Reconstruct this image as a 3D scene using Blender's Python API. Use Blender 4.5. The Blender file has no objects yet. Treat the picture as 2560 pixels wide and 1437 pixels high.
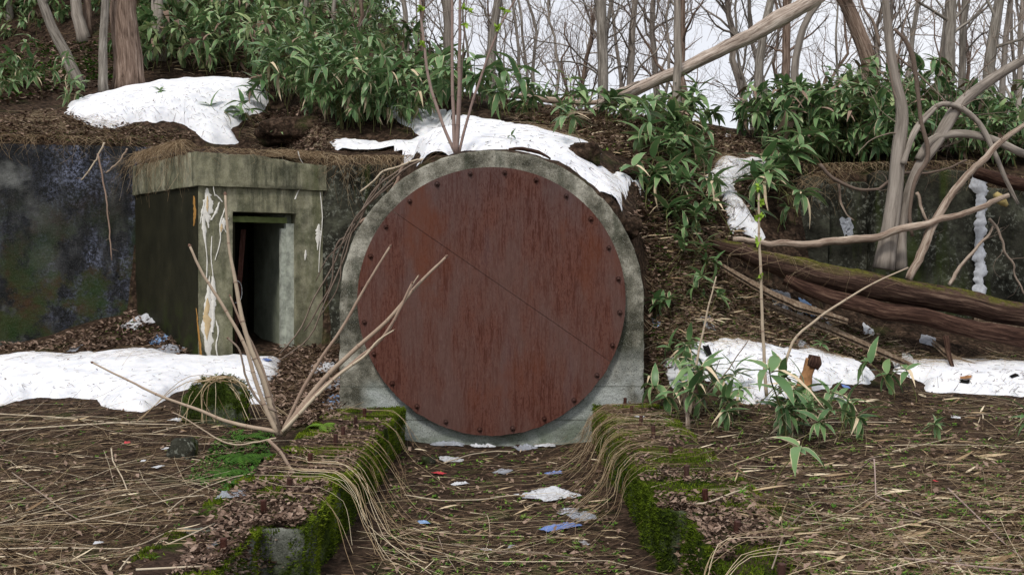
import bpy, math, random
import numpy as np
from mathutils import Vector, Matrix

# ---------------------------------------------------------------- camera, sky, sun, exposure
SC = bpy.context.scene
COL = SC.collection
F, CU, CV, EYE = 2700.0, 1280.0, 697.0, 1.45      # focal length and horizon of the photograph, eye height over the footing tops
cam_data = bpy.data.cameras.new("camera"); cam = bpy.data.objects.new("camera", cam_data); COL.objects.link(cam)
cam.location = (0, 0, EYE); cam.rotation_euler = (math.radians(90), 0, 0)
cam_data.sensor_width = 36; cam_data.lens = 36 * F / 2560; cam_data.shift_y = -21.5 / 2560
cam_data.clip_start = 0.1; cam_data.clip_end = 3000
SC.camera = cam
SUN_EL, SUN_AZ = math.radians(52), math.radians(200)     # azimuth clockwise from +Y: the light comes from behind the viewer's left shoulder
world = bpy.data.worlds.new("World"); SC.world = world; world.use_nodes = True
wt = world.node_tree; wt.nodes.clear()
w_out = wt.nodes.new("ShaderNodeOutputWorld"); w_bg = wt.nodes.new("ShaderNodeBackground")
w_sky = wt.nodes.new("ShaderNodeTexSky"); w_sky.sky_type = 'NISHITA'; w_sky.sun_disc = False
w_sky.sun_elevation = SUN_EL; w_sky.sun_rotation = SUN_AZ
w_tc = wt.nodes.new("ShaderNodeTexCoord"); w_no = wt.nodes.new("ShaderNodeTexNoise")
w_no.inputs['Scale'].default_value = 2.2; w_no.inputs['Detail'].default_value = 6
w_rp = wt.nodes.new("ShaderNodeValToRGB")
w_rp.color_ramp.elements[0].position = .3; w_rp.color_ramp.elements[0].color = (10.6, 10.8, 11.6, 1)
w_rp.color_ramp.elements[1].position = .7; w_rp.color_ramp.elements[1].color = (12.2, 12.3, 12.7, 1)
w_mx = wt.nodes.new("ShaderNodeMixRGB"); w_mx.inputs[0].default_value = .88
wt.links.new(w_tc.outputs['Generated'], w_no.inputs['Vector']); wt.links.new(w_no.outputs['Fac'], w_rp.inputs[0])
wt.links.new(w_sky.outputs[0], w_mx.inputs[1]); wt.links.new(w_rp.outputs[0], w_mx.inputs[2])
wt.links.new(w_mx.outputs[0], w_bg.inputs[0]); wt.links.new(w_bg.outputs[0], w_out.inputs[0])
w_bg.inputs[1].default_value = 0.056
sun_d = bpy.data.lights.new("sun", 'SUN'); sun_d.energy = 1.5; sun_d.angle = math.radians(10); sun_d.color = (1, .95, .88)
sun = bpy.data.objects.new("sun", sun_d); COL.objects.link(sun)
sun.rotation_euler = (math.radians(90) - SUN_EL, 0, math.pi - SUN_AZ)
SC.view_settings.view_transform = 'Standard'; SC.view_settings.look = 'None'
SC.view_settings.gamma = 1; SC.view_settings.use_curve_mapping = False
SC.view_settings.exposure = 0.64
SC.cycles.max_bounces = 6; SC.cycles.transparent_max_bounces = 8

RS = np.random.RandomState(7)

# ---------------------------------------------------------------- small maths
def P(u, v, Y):
    return np.array(((u - CU) * Y / F, Y, EYE - (v - CV) * Y / F))
def _hash(ix, iy, iz, s):
    h = (ix.astype(np.int64) * 374761393 + iy.astype(np.int64) * 668265263 + iz.astype(np.int64) * 2147483647 + s * 974634777) & 0xffffffff
    h = ((h ^ (h >> 13)) * 1274126177) & 0xffffffff
    return ((h ^ (h >> 16)) & 0xffff) / 65535.0
def vnoise(p, scale=1.0, seed=0):
    q = np.asarray(p, float) * scale; i = np.floor(q); f = q - i; f = f * f * (3 - 2 * f); r = 0
    for a in (0, 1):
        for b in (0, 1):
            for c in (0, 1):
                w = (f[..., 0] if a else 1 - f[..., 0]) * (f[..., 1] if b else 1 - f[..., 1]) * (f[..., 2] if c else 1 - f[..., 2])
                r = r + w * _hash(i[..., 0] + a, i[..., 1] + b, i[..., 2] + c, seed)
    return r
def fbm(p, scale=1.0, octaves=3, seed=0):
    r, a, t = 0, 1.0, 0
    for o in range(octaves):
        r = r + a * (vnoise(p, scale * 2 ** o, seed + o * 17) - .5); t += a; a *= .5
    return r / t
def vfbm(p, scale, octaves=2, seed=0):
    return np.stack([fbm(p, scale, octaves, seed + 101 * k) for k in range(3)], -1)
def smooth(t):
    t = np.clip(t, 0, 1); return t * t * (3 - 2 * t)
def norm(a):
    return a / np.maximum(np.linalg.norm(a, axis=-1, keepdims=True), 1e-9)
def path(pts, n):
    """n points along a smooth curve through pts"""
    pts = np.asarray(pts, float)
    d = np.concatenate([[0], np.cumsum(np.linalg.norm(np.diff(pts, axis=0), axis=1))]); t = np.linspace(0, d[-1], n)
    if len(pts) < 3:
        return np.stack([np.interp(t, d, pts[:, k]) for k in range(3)], -1)
    m = np.gradient(pts, d, axis=0); out = []
    for x in t:
        i = min(max(np.searchsorted(d, x) - 1, 0), len(d) - 2); h = d[i + 1] - d[i]; s = (x - d[i]) / h
        out.append((2*s**3-3*s**2+1)*pts[i] + (s**3-2*s**2+s)*h*m[i] + (-2*s**3+3*s**2)*pts[i+1] + (s**3-s**2)*h*m[i+1])
    return np.array(out)

# ---------------------------------------------------------------- mesh building from arrays
GRAIN = [None, None]     # lengthwise coordinates of the last tubes made, so that bark and grain run along every limb
class Geo:
    def __init__(s): s.V, s.F, s.T, s.E, s.Q, s.n = [], [], [], [], [], 0
    def add(s, V, Fc, tint=.5, edge=0.0, mi=0):
        gr = GRAIN[1] if V is GRAIN[0] else None
        V = np.asarray(V, float).reshape(-1, 3); Fc = np.asarray(Fc, int)
        s.Q.append(V if gr is None else gr)
        s.V.append(V); s.F.append((Fc + s.n, mi)); s.n += len(V)
        s.T.append(np.broadcast_to(np.asarray(tint, float).ravel() if np.ndim(tint) else tint, (len(V),)))
        s.E.append(np.broadcast_to(np.asarray(edge, float).ravel() if np.ndim(edge) else edge, (len(V),)))
        return s
    def mesh(s, name, mats, origin=(0, 0, 0), flat=False):
        me = bpy.data.meshes.new(name)
        V = np.concatenate(s.V) - np.asarray(origin)
        me.vertices.add(len(V)); me.vertices.foreach_set('co', V.astype(np.float32).ravel())
        sizes = np.concatenate([np.full(len(f), f.shape[1]) for f, _ in s.F]); loops = np.concatenate([f.ravel() for f, _ in s.F])
        me.loops.add(len(loops)); me.loops.foreach_set('vertex_index', loops.astype(np.int32))
        me.polygons.add(len(sizes)); st = np.concatenate([[0], np.cumsum(sizes)[:-1]])
        me.polygons.foreach_set('loop_start', st.astype(np.int32)); me.polygons.foreach_set('loop_total', sizes.astype(np.int32))
        me.polygons.foreach_set('material_index', np.concatenate([np.full(len(f), m) for f, m in s.F]).astype(np.int32))
        me.polygons.foreach_set('use_smooth', np.full(len(sizes), not flat))
        for k, arr in (('tint', s.T), ('edge', s.E)):
            a = me.attributes.new(k, 'FLOAT', 'POINT'); a.data.foreach_set('value', np.concatenate(arr).astype(np.float32))
        a = me.attributes.new('grain', 'FLOAT_VECTOR', 'POINT'); a.data.foreach_set('vector', np.concatenate(s.Q).astype(np.float32).ravel())
        for m in (mats if isinstance(mats, (list, tuple)) else [mats]): me.materials.append(m)
        me.update(calc_edges=True); me.validate()
        return me
def link(name, data, parent=None):
    o = bpy.data.objects.new(name, data); COL.objects.link(o)
    if parent is not None: o.parent = parent
    return o
def tag(o, label=None, cat=None, group=None, kind=None):
    if label: o['label'] = label
    if cat: o['category'] = cat
    if group: o['group'] = group
    if kind: o['kind'] = kind
    return o
def thing(name, label, cat, loc, group=None):
    o = link(name, None); o.location = tuple(loc); o.empty_display_size = .1
    return tag(o, label, cat, group)
def part(name, geo, mats, root, label=None, kind=None, flat=False):
    org = Vector(root.location)
    p = root.parent
    while p is not None: org = org + Vector(p.location); p = p.parent
    o = link(name, geo.mesh(name, mats, tuple(org), flat), root)
    return tag(o, label, kind=kind)
def solo(name, geo, mats, label=None, cat=None, group=None, kind=None, origin=(0, 0, 0), flat=False):
    o = link(name, geo.mesh(name, mats, origin, flat)); o.location = tuple(origin)
    return tag(o, label, cat, group, kind)
def copy_tree(o, parent=None):
    c = o.copy(); COL.objects.link(c); c.parent = parent
    for ch in list(o.children):
        copy_tree(ch, c)
    return c

def tubes(Pt, R, S=3, cap=False, flut=0.0, seed=0):
    """Pt (N,K,3), R (N,K) -> verts, quads"""
    Pt = np.asarray(Pt, float); R = np.broadcast_to(np.asarray(R, float), Pt.shape[:2]).copy()
    if cap:
        Pt = np.concatenate([Pt[:, :1], Pt, Pt[:, -1:]], 1); z = np.zeros((len(Pt), 1)) + 1e-4; R = np.concatenate([z, R, z], 1)
    N, K, _ = Pt.shape
    T = np.gradient(Pt, axis=1)
    if cap: T[:, 0] = T[:, 2]; T[:, 1] = T[:, 2]; T[:, -1] = T[:, -3]; T[:, -2] = T[:, -3]
    T = norm(T); m = norm(T.mean(1)); ref = np.where(np.abs(m[:, 2:3]) > .85, [[1., 0, 0]], [[0, 0, 1.]])
    A = norm(np.cross(T, ref[:, None])); B = np.cross(T, A)
    a = np.arange(S) * 2 * np.pi / S
    V = Pt[:, :, None] + R[:, :, None, None] * (np.cos(a)[None, None, :, None] * A[:, :, None] + np.sin(a)[None, None, :, None] * B[:, :, None])
    if flut:
        dist = np.cumsum(np.linalg.norm(np.diff(Pt, axis=1, prepend=Pt[:, :1]), axis=2), 1)[:, :, None] / max(R.mean(), .004)
        q = np.stack(np.broadcast_arrays(np.cos(a)[None, None] * 2.2 + 0 * dist, np.sin(a)[None, None] * 2.2, dist * .13 + np.arange(N)[:, None, None] * 7.3), -1)
        dr = 1 + flut * 1.6 * fbm(q, 1.0, 3, seed) + flut * .5 * fbm(q * np.array((2, 2, 6.)), 1.0, 2, seed + 5)
        V = Pt[:, :, None] + (V - Pt[:, :, None]) * dr[..., None]
    al = np.cumsum(np.linalg.norm(np.diff(Pt, axis=1, prepend=Pt[:, :1]), axis=2), 1)[:, :, None]; rb = np.maximum(R.max(1), .004)[:, None, None]
    gq = np.stack(np.broadcast_arrays(rb * np.cos(a)[None, None] + np.arange(N)[:, None, None] * .37 + Pt[0, 0, 0], rb * np.sin(a)[None, None], al), -1).reshape(-1, 3)
    k, s = np.meshgrid(np.arange(K - 1), np.arange(S), indexing='ij'); s2 = (s + 1) % S
    q = np.stack([k * S + s, k * S + s2, (k + 1) * S + s2, (k + 1) * S + s], -1).reshape(-1, 4)
    Fc = (q[None] + (np.arange(N) * K * S)[:, None, None]).reshape(-1, 4)
    V = np.ascontiguousarray(V.reshape(-1, 3)); GRAIN[0], GRAIN[1] = V, gq
    return V, Fc, K * S
LT = np.array([0, .12, .3, .55, .8, 1.0]); LW = np.array([.12, .7, 1, .88, .5, .02])
def leaves(base, d, up, L, W, droop, fold=.18, curl=0.0):
    """batch of blade leaves; base,d,up (N,3)"""
    base, d, up = (np.asarray(x, float) for x in (base, d, up)); N = len(base); L = np.broadcast_to(L, (N,)); W = np.broadcast_to(W, (N,)); droop = np.broadcast_to(droop, (N,))
    d = norm(d); s = norm(np.cross(d, up)); n = np.cross(s, d)
    t = LT[None, :, None]
    C = base[:, None] + d[:, None] * (L[:, None, None] * t * (1 - .25 * np.abs(droop)[:, None, None] * t)) - n[:, None] * (droop * L)[:, None, None] * t ** 2
    w = (W[:, None] * LW[None])[:, :, None] * .5
    V = np.stack([C - s[:, None] * w + n[:, None] * w * (fold + curl), C, C + s[:, None] * w + n[:, None] * w * (fold - curl)], 2)
    K = len(LT); k = np.arange(K - 1)
    q = np.concatenate([np.stack([k*3+j, k*3+j+1, (k+1)*3+j+1, (k+1)*3+j], -1) for j in (0, 1)])
    Fc = (q[None] + (np.arange(N) * K * 3)[:, None, None]).reshape(-1, 4)
    e = np.tile(np.array([1, 0, 1.]), N * K)
    return V.reshape(-1, 3), Fc, K * 3, e
def grid_faces(a, b, wrap=False):
    i, j = np.meshgrid(np.arange(a - 1), np.arange(b if wrap else b - 1), indexing='ij'); j2 = (j + 1) % b
    return np.stack([i*b+j, (i+1)*b+j, (i+1)*b+j2, i*b+j2], -1).reshape(-1, 4)
def gridbox(o, ex, ey, ez, step, amp=0.0, scale=3.0, seed=0, bevel=0.0):
    """box with origin corner o and edge vectors; every face a fine grid, roughened by noise of position"""
    o, ex, ey, ez = (np.asarray(x, float) for x in (o, ex, ey, ez)); Vs, Fs, n = [], [], 0
    for (c, a, b) in ((o, ey, ex), (o+ez, ex, ey), (o, ex, ez), (o+ey, ez, ex), (o, ez, ey), (o+ex, ey, ez)):
        na = max(1, int(round(np.linalg.norm(a) / step))) + 1; nb = max(1, int(round(np.linalg.norm(b) / step))) + 1
        u, w = np.meshgrid(np.linspace(0, 1, na), np.linspace(0, 1, nb), indexing='ij')
        V = c + u[..., None] * a + w[..., None] * b
        Vs.append(V.reshape(-1, 3)); Fs.append(grid_faces(na, nb) + n); n += na * nb
    V = np.concatenate(Vs)
    if bevel:
        ctr = o + (ex + ey + ez) / 2; r = V - ctr; q = []
        for e in (ex, ey, ez):
            l = np.linalg.norm(e); q.append(np.abs(r @ (e / l)) / (l / 2))
        q = np.sort(np.stack(q, -1), -1); k = smooth((q[:, 1] - (1 - .06)) / .06)
        V = V - norm(r) * (k * bevel)[:, None]
    if amp: V = V + vfbm(V, scale, 3, seed) * amp * 2
    return V, np.concatenate(Fs)
def box(o, ex, ey, ez):
    return gridbox(o, ex, ey, ez, 1e6)

# ---------------------------------------------------------------- terrain
def tps(pts):
    pts = np.array(pts, float); n = len(pts); d = np.hypot(pts[:, None, 0] - pts[None, :, 0], pts[:, None, 1] - pts[None, :, 1])
    K = np.where(d > 0, d * d * np.log(d + 1e-12), 0) + np.eye(n) * .05
    A = np.zeros((n + 3, n + 3)); A[:n, :n] = K; A[:n, n] = 1; A[:n, n+1:] = pts[:, :2]; A[n, :n] = 1; A[n+1:, :n] = pts[:, :2].T
    w = np.linalg.solve(A, np.concatenate([pts[:, 2], np.zeros(3)]))
    def f(x, y):
        r = w[n] + w[n+1] * x + w[n+2] * y
        for i in range(n):
            d2 = (x - pts[i, 0]) ** 2 + (y - pts[i, 1]) ** 2 + 1e-12; r = r + w[i] * .5 * d2 * np.log(d2)
        return r
    return f
low_pts = [(-9,3,-.4),(-4,3,-.42),(0,3,-.45),(4,3,-.25),(9,3,-.2),(-5,6,-.4),(-2.4,6,-.42),(-2.3,8,-.36),(-6,9,-.3),(-3,10.5,-.18),(-9,10,-.2),(-2.2,11.5,-.16),
  (-6,12.6,-.03),(-3.2,12.5,.02),(-2.15,12.4,-.06),(-1.6,12.3,-.12),(-9,12.5,0),tuple(P(0,905,14.4)),tuple(P(240,895,14.5)),tuple(P(470,897,14.45)),tuple(P(640,905,14.6)),
  tuple(P(700,880,14.9)),tuple(P(800,870,14.9)),(-1.6,15.2,.5),tuple(P(335,790,15.9)),tuple(P(200,835,15.5)),tuple(P(0,893,15.2)),tuple(P(410,850,15.2)),(-9,15.5,.35),(-3.5,16.5,.5),
  (2.2,6,-.2),(5,6,-.2),(2.2,9,-.1),(6,9,-.08),(9,10,0),(2.1,11.6,-.03),(4,11.8,.08),(6,12.3,.13),(9,12.5,.2),(1.7,12.3,-.03),(1.3,12.2,-.1),
  tuple(P(1720,865,12.9)),tuple(P(1950,880,12.95)),tuple(P(2180,930,13.1)),tuple(P(2400,908,13.5)),tuple(P(2560,912,13.6)),(9,14,.4),
  tuple(P(1680,780,13.3)),tuple(P(1850,780,13.7)),tuple(P(2050,800,14)),tuple(P(2300,850,14)),tuple(P(2560,870,14.3)),
  tuple(P(1720,650,14)),tuple(P(1900,700,14.5)),tuple(P(2150,740,15.2)),tuple(P(2450,790,15.3)),(9,15.5,.9),(1.5,14.5,.6)]
top_pts = [tuple(P(*a)) for a in ((-400,345,15),(0,345,15.8),(0,250,18),(0,130,24),(200,310,16.8),(200,250,19),(300,195,21),(560,350,16.6),(400,306,16.9),(560,205,20.5),(760,335,16.4),(700,210,19),
  (1229,374,12.75),(1100,380,13.1),(1350,392,12.9),(1200,335,14.2),(1200,300,15.4),(1000,300,16),(960,215,18.5),(1229,250,17.5),(1500,290,17),(1400,335,15),(1480,378,14.1),(1600,465,14.2),(1620,530,13.9),
  (860,400,15.8),(960,395,15.9),(1700,300,17.5),(1900,330,17.5),(1850,430,15.7),(2050,430,15.9),(2300,420,15.9),(2560,420,16.1),(2900,420,16.3),(2300,300,19),(2560,350,20))]
top_pts += [(-3,22,5.5),(-.25,22,4.8),(1.8,21,4.4),(4.1,19,3.9),(6,24,4.6),(10,22,4.2),(-4,26,7),(-10,26,8.6),(-10,20,5.4),(-10,34,12.5),(-3,34,8.5),(0,30,5.2),(4,30,4.2),(10,32,3.6),(0,44,5.2),(8,44,3),(-8,44,15),(-14,44,18),(14,44,2.5),(14,18,3.6),(-14,17,4)]
fL, fT = tps(low_pts), tps(top_pts)
ACX, ACZ, AR = -0.234, 1.174, 1.755          # arch centre and outer radius
RX, RY = np.arange(-14, 14.01, .05), np.arange(2, 45.01, .05)
gx, gy = np.meshgrid(RX, RY, indexing='ij')
def step_line(x):
    y = np.where(x < -5.73, 16.3 + .25 * (x + 5.73) + .25, 16.3 + .573 * (x + 5.73) - .08)
    y = np.where(x > -4.1, 15.4 + 1.2 * (-2.66 - x), y)
    y = np.where(x > -2.62, 15.65, y)
    y = np.where(x > -1.75, 15.65 + (12.62 - 15.65) * smooth((x + 1.75) / .25), y)
    y = np.where(x > 1.50, 13.0 + (x - 1.5) * .3, y)
    return np.where(x > 4.1, 15.65, y)
def step_width(x):
    w = np.full_like(x, .1); r = (x > 1.5)
    w = np.where(r, .1 + 1.5 * smooth((x - 1.45) / .3), w)
    return np.where(x > 4.1, .1, w)
zl, zt = fL(gx, gy), fT(gx, gy)
dx = np.clip(np.abs(gx - ACX) / AR, 0, 1); arcz = ACZ + AR * np.sqrt(1 - dx ** 2)
inarch = (gx > -1.99) & (gx < 1.5)
lim = arcz + .02 + (gy - 12.6) * (.06 + .8 * smooth((gx + 1.5) / 1.1)) + np.maximum(0, gy - 14.6) * .9 + 9 * (1 - smooth((gx + 2.2) / .3)) + 9 * smooth((gx - 1.4) / .3)
zt = np.minimum(zt, lim)
wsh = smooth((gx + 3.0) / .3) * smooth((-.7 - gx) / .5) * smooth((gy - 15.0) / .5) * smooth((18.2 - gy) / 1.5)
zt = zt * (1 - wsh) + wsh * (3.12 + (gy - 15.55) * .6)
sl_ = step_line(gx)
zt = np.where((gx < -2.4) & (gy > sl_), np.minimum(zt, np.where(gx < -5.73, 3.44, 3.2) + (gy - sl_) * .75), zt)
pts3 = np.stack([gx, gy, 0 * gx], -1)
zt = zt + fbm(pts3, .9, 3, 3) * .16 + fbm(pts3, 4, 3, 9) * .05
zl = zl + fbm(pts3, 1.1, 3, 5) * .10 * smooth((np.abs(gx + .13) - 1) / .8) + fbm(pts3, 5, 3, 11) * .035
bank = smooth((gx - 1.7) / .5) * smooth((gy - 13.2) / .8)
zl = zl + bank * fbm(pts3, 1.8, 3, 21) * .25
chan = smooth((gx + 1.5) / .22) * smooth((1.2 - gx) / .22) * (gy < 12.55)
zl = zl * (1 - chan) + chan * (-.47 + fbm(pts3, 3, 3, 31) * .05 + .06 * np.abs(gx + .14) ** 2)
tt = smooth((gy - step_line(gx)) / step_width(gx))
HG = zl * (1 - tt) + zt * tt
FOOT = [(-1.97, -1.22, 6.3, 12.2), (-1.97, -1.45, 2.6, 6.3), (.93, 1.68, 6.75, 12.35), (1.06, 1.68, 2.6, 6.75)]    # footings beside the channel
HS = HG.copy()
for (a, b, c, d) in FOOT:
    HS = np.where((gx >= a) & (gx <= b) & (gy >= c) & (gy <= d), np.maximum(HS, 0.0), HS)
# the top of the booth's roof slab catches debris
def lookup(G, x, y):
    fx = np.clip((np.asarray(x, float) + 14) / .05, 0, len(RX) - 1.001); fy = np.clip((np.asarray(y, float) - 2) / .05, 0, len(RY) - 1.001)
    i, j = fx.astype(int), fy.astype(int); a, b = fx - i, fy - j
    return G[i, j]*(1-a)*(1-b) + G[i+1, j]*a*(1-b) + G[i, j+1]*(1-a)*b + G[i+1, j+1]*a*b
def H(x, y): return lookup(HG, x, y)
def Hs(x, y): return lookup(HS, x, y)
_Y = [4.0]
while _Y[-1] < 45: _Y.append(_Y[-1] + max(.02, _Y[-1] * .0028))
_Y = np.array(_Y)
def G(u, v, f=Hs):
    """where the sight line through photo pixel (u, v) meets the ground"""
    u, v = np.atleast_1d(u).astype(float), np.atleast_1d(v).astype(float); out = np.zeros((len(u), 3))
    for s in range(0, len(u), 4000):
        a, b = u[s:s+4000, None], v[s:s+4000, None]
        X = (a - CU) * _Y / F; Z = EYE - (b - CV) * _Y / F
        hit = Z < f(X, np.broadcast_to(_Y, X.shape)); k = np.where(hit.any(1), hit.argmax(1), len(_Y) - 1)
        yy = _Y[k]; xx = (u[s:s+4000] - CU) * yy / F
        out[s:s+4000] = np.stack([xx, yy, f(xx, yy)], -1)
    return out
def g1(u, v, f=Hs): return G([u], [v], f)[0]
def in_poly(x, y, poly):
    poly = np.asarray(poly, float); r = np.zeros(np.shape(x), bool); n = len(poly)
    for i in range(n):
        (x1, y1), (x2, y2) = poly[i], poly[(i + 1) % n]
        if y1 == y2: continue
        r ^= ((y1 > y) != (y2 > y)) & (x < (x2 - x1) * (y - y1) / (y2 - y1) + x1)
    return r
def mossmask(p): return vnoise(p * np.array((1, 1, 0)), 2.3, 71) * .5 + vnoise(p * np.array((1, 1, 0)), 5, 72) * .35 + vnoise(p * np.array((1, 1, 0)), 11, 73) * .15
def scatter(poly, n, f=Hs, rs=RS):
    poly = np.asarray(poly, float); lo, hi = poly.min(0), poly.max(0); us = []; vs = []; c = 0
    while c < n:
        u = rs.uniform(lo[0], hi[0], 2 * n + 20); v = rs.uniform(lo[1], hi[1], 2 * n + 20); m = in_poly(u, v, poly)
        us.append(u[m]); vs.append(v[m]); c += m.sum()
    p = G(np.concatenate(us)[:n], np.concatenate(vs)[:n], f)
    if f is Hs:            # the litter does not lie on the snow
        on = lookup(HSN, p[:, 0], p[:, 1]) - lookup(HG, p[:, 0], p[:, 1]) > .02; p[on, 2] = -3.0
    return p

# ---------------------------------------------------------------- materials
class NT:
    def __init__(s, name, rough=.8, spec=.3):
        s.m = bpy.data.materials.new(name); s.m.use_nodes = True; s.t = s.m.node_tree; s.b = s.t.nodes['Principled BSDF']
        s.b.inputs['Roughness'].default_value = rough; s.b.inputs['Specular IOR Level'].default_value = spec * (1 if name.endswith(('plastic', 'foil', 'ice')) else .65 if name == 'bamboo_leaf' else .3)
        s.geo = s.t.nodes.new('ShaderNodeNewGeometry'); s.pos = s.geo.outputs['Position']
    def n(s, typ, **kw):
        x = s.t.nodes.new(typ)
        for k, v in kw.items():
            if hasattr(v, 'links') or isinstance(v, bpy.types.NodeSocket): s.t.links.new(v, x.inputs[k])
            elif k in x.inputs.keys(): x.inputs[k].default_value = v
            else: setattr(x, k, v)
        return x
    def map(s, sc=(1, 1, 1), vec=None, loc=(0, 0, 0)):
        x = s.n('ShaderNodeMapping'); s.t.links.new(vec or s.pos, x.inputs['Vector']); x.inputs['Scale'].default_value = sc; x.inputs['Location'].default_value = loc
        return x.outputs[0]
    def noise(s, scale, detail=4, rough=.55, vec=None, dist=0):
        x = s.n('ShaderNodeTexNoise'); x.inputs['Scale'].default_value = scale; x.inputs['Detail'].default_value = detail
        x.inputs['Roughness'].default_value = rough; x.inputs['Distortion'].default_value = dist
        s.t.links.new(vec or s.pos, x.inputs['Vector']); return x.outputs['Fac']
    def vor(s, scale, vec=None, feat='F1', out='Distance'):
        x = s.n('ShaderNodeTexVoronoi'); x.feature = feat; x.inputs['Scale'].default_value = scale
        s.t.links.new(vec or s.pos, x.inputs['Vector']); return x.outputs[out]
    def ramp(s, fac, *stops):
        x = s.n('ShaderNodeValToRGB'); s.t.links.new(fac, x.inputs[0]); cr = x.color_ramp
        while len(cr.elements) < len(stops): cr.elements.new(.5)
        for e, (p, c) in zip(cr.elements, stops):
            e.position = p; e.color = (c, c, c, 1) if not hasattr(c, '__len__') else (*c, 1)
        return x.outputs[0]
    def mix(s, fac, a, b, mode='MIX'):
        x = s.n('ShaderNodeMixRGB'); x.blend_type = mode
        for i, v in ((0, fac), (1, a), (2, b)):
            if isinstance(v, bpy.types.NodeSocket): s.t.links.new(v, x.inputs[i])
            else: x.inputs[i].default_value = v if i == 0 else (*v, 1)
        return x.outputs[0]
    def math(s, op, a, b=0.0, clamp=False):
        x = s.n('ShaderNodeMath'); x.operation = op; x.use_clamp = clamp
        for i, v in ((0, a), (1, b)):
            if isinstance(v, bpy.types.NodeSocket): s.t.links.new(v, x.inputs[i])
            else: x.inputs[i].default_value = v
        return x.outputs[0]
    def rng(s, v, a, b, c=0.0, d=1.0):
        x = s.n('ShaderNodeMapRange'); s.t.links.new(v, x.inputs[0])
        for i, w in enumerate((a, b, c, d)): x.inputs[i + 1].default_value = w
        return x.outputs[0]
    def xyz(s):
        x = s.n('ShaderNodeSeparateXYZ'); s.t.links.new(s.pos, x.inputs[0]); return x.outputs
    def attr(s, name):
        x = s.n('ShaderNodeAttribute'); x.attribute_name = name; return x.outputs['Fac']
    def grain(s, sc):
        x = s.n('ShaderNodeAttribute'); x.attribute_name = 'grain'; return s.map(sc, x.outputs['Vector'])
    def rand(s): return s.n('ShaderNodeObjectInfo').outputs['Random']
    def bump(s, h, strength=.5, dist=.02, prev=None):
        x = s.n('ShaderNodeBump'); s.t.links.new(h, x.inputs['Height']); x.inputs['Strength'].default_value = strength; x.inputs['Distance'].default_value = dist
        if prev is not None: s.t.links.new(prev, x.inputs['Normal'])
        s.t.links.new(x.outputs[0], s.b.inputs['Normal']); return x.outputs[0]
    def col(s, c):
        if isinstance(c, bpy.types.NodeSocket): s.t.links.new(c, s.b.inputs['Base Color'])
        else: s.b.inputs['Base Color'].default_value = (*c, 1)
        return s
    def rough(s, c): s.t.links.new(c, s.b.inputs['Roughness']); return s
    def translucent(s, c, f):
        o = s.t.nodes['Material Output']; tr = s.n('ShaderNodeBsdfTranslucent'); mx = s.n('ShaderNodeMixShader'); mx.inputs[0].default_value = f
        if isinstance(c, bpy.types.NodeSocket): s.t.links.new(c, tr.inputs[0])
        else: tr.inputs[0].default_value = (*c, 1)
        s.t.links.new(s.b.outputs[0], mx.inputs[1]); s.t.links.new(tr.outputs[0], mx.inputs[2]); s.t.links.new(mx.outputs[0], o.inputs[0]); return s
    def seethrough(s, f):
        o = s.t.nodes['Material Output']; src = o.inputs[0].links[0].from_socket; tr = s.n('ShaderNodeBsdfTransparent'); mx = s.n('ShaderNodeMixShader'); mx.inputs[0].default_value = f
        s.t.links.new(src, mx.inputs[1]); s.t.links.new(tr.outputs[0], mx.inputs[2]); s.t.links.new(mx.outputs[0], o.inputs[0]); return s

def m_soil():
    s = NT('soil', .9, .2)
    a = s.ramp(s.noise(9, 8, .65), (.3, (.008, .0055, .004)), (.5, (.024, .016, .011)), (.72, (.06, .04, .027)))
    v = s.vor(28, out='Color'); lit = s.ramp(v, (.0, (.03, .018, .012)), (.5, (.07, .044, .03)), (1, (.13, .09, .063)))
    c = s.mix(s.ramp(s.noise(14, 5, .6), (.46, 0.), (.58, .75)), a, lit)
    g = s.ramp(s.noise(2.1, 5, .6), (.56, 0.), (.7, .5))
    c = s.mix(g, c, s.ramp(s.noise(40, 3), (.3, (.015, .022, .006)), (.7, (.06, .085, .02))))
    s.col(c); b = s.bump(s.vor(30), .5, .02); s.bump(s.noise(70, 5, .7), .7, .015, b); return s.m
def m_snow():
    s = NT('snow', .55, .25)
    c = s.ramp(s.noise(5, 8, .7), (.34, (.62, .635, .68)), (.5, (.74, .75, .78)), (.64, (.83, .835, .85))); d = s.math('MULTIPLY', s.rng(s.noise(75, 4, .7), .60, .68), s.rng(s.noise(3, 4), .42, .6)); c = s.mix(s.math('MULTIPLY', d, .6), c, (.2, .17, .14)); s.col(c)
    b = s.bump(s.noise(7, 5, .6), .2, .05); s.bump(s.noise(90, 4, .6), .35, .008, b)
    s.b.inputs['Subsurface Weight'].default_value = .15; s.b.inputs['Subsurface Radius'].default_value = (.05, .07, .1); return s.m
def speck(s, c, k=.5):
    """aggregate grain and fine pits of old concrete"""
    c = s.mix(s.ramp(s.noise(120, 3, .7), (.56, 0.), (.68, k)), c, (.42, .42, .38))
    return s.mix(s.ramp(s.noise(85, 4, .7), (.34, k * 1.3), (.46, 0.)), c, (.03, .03, .026))
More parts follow.
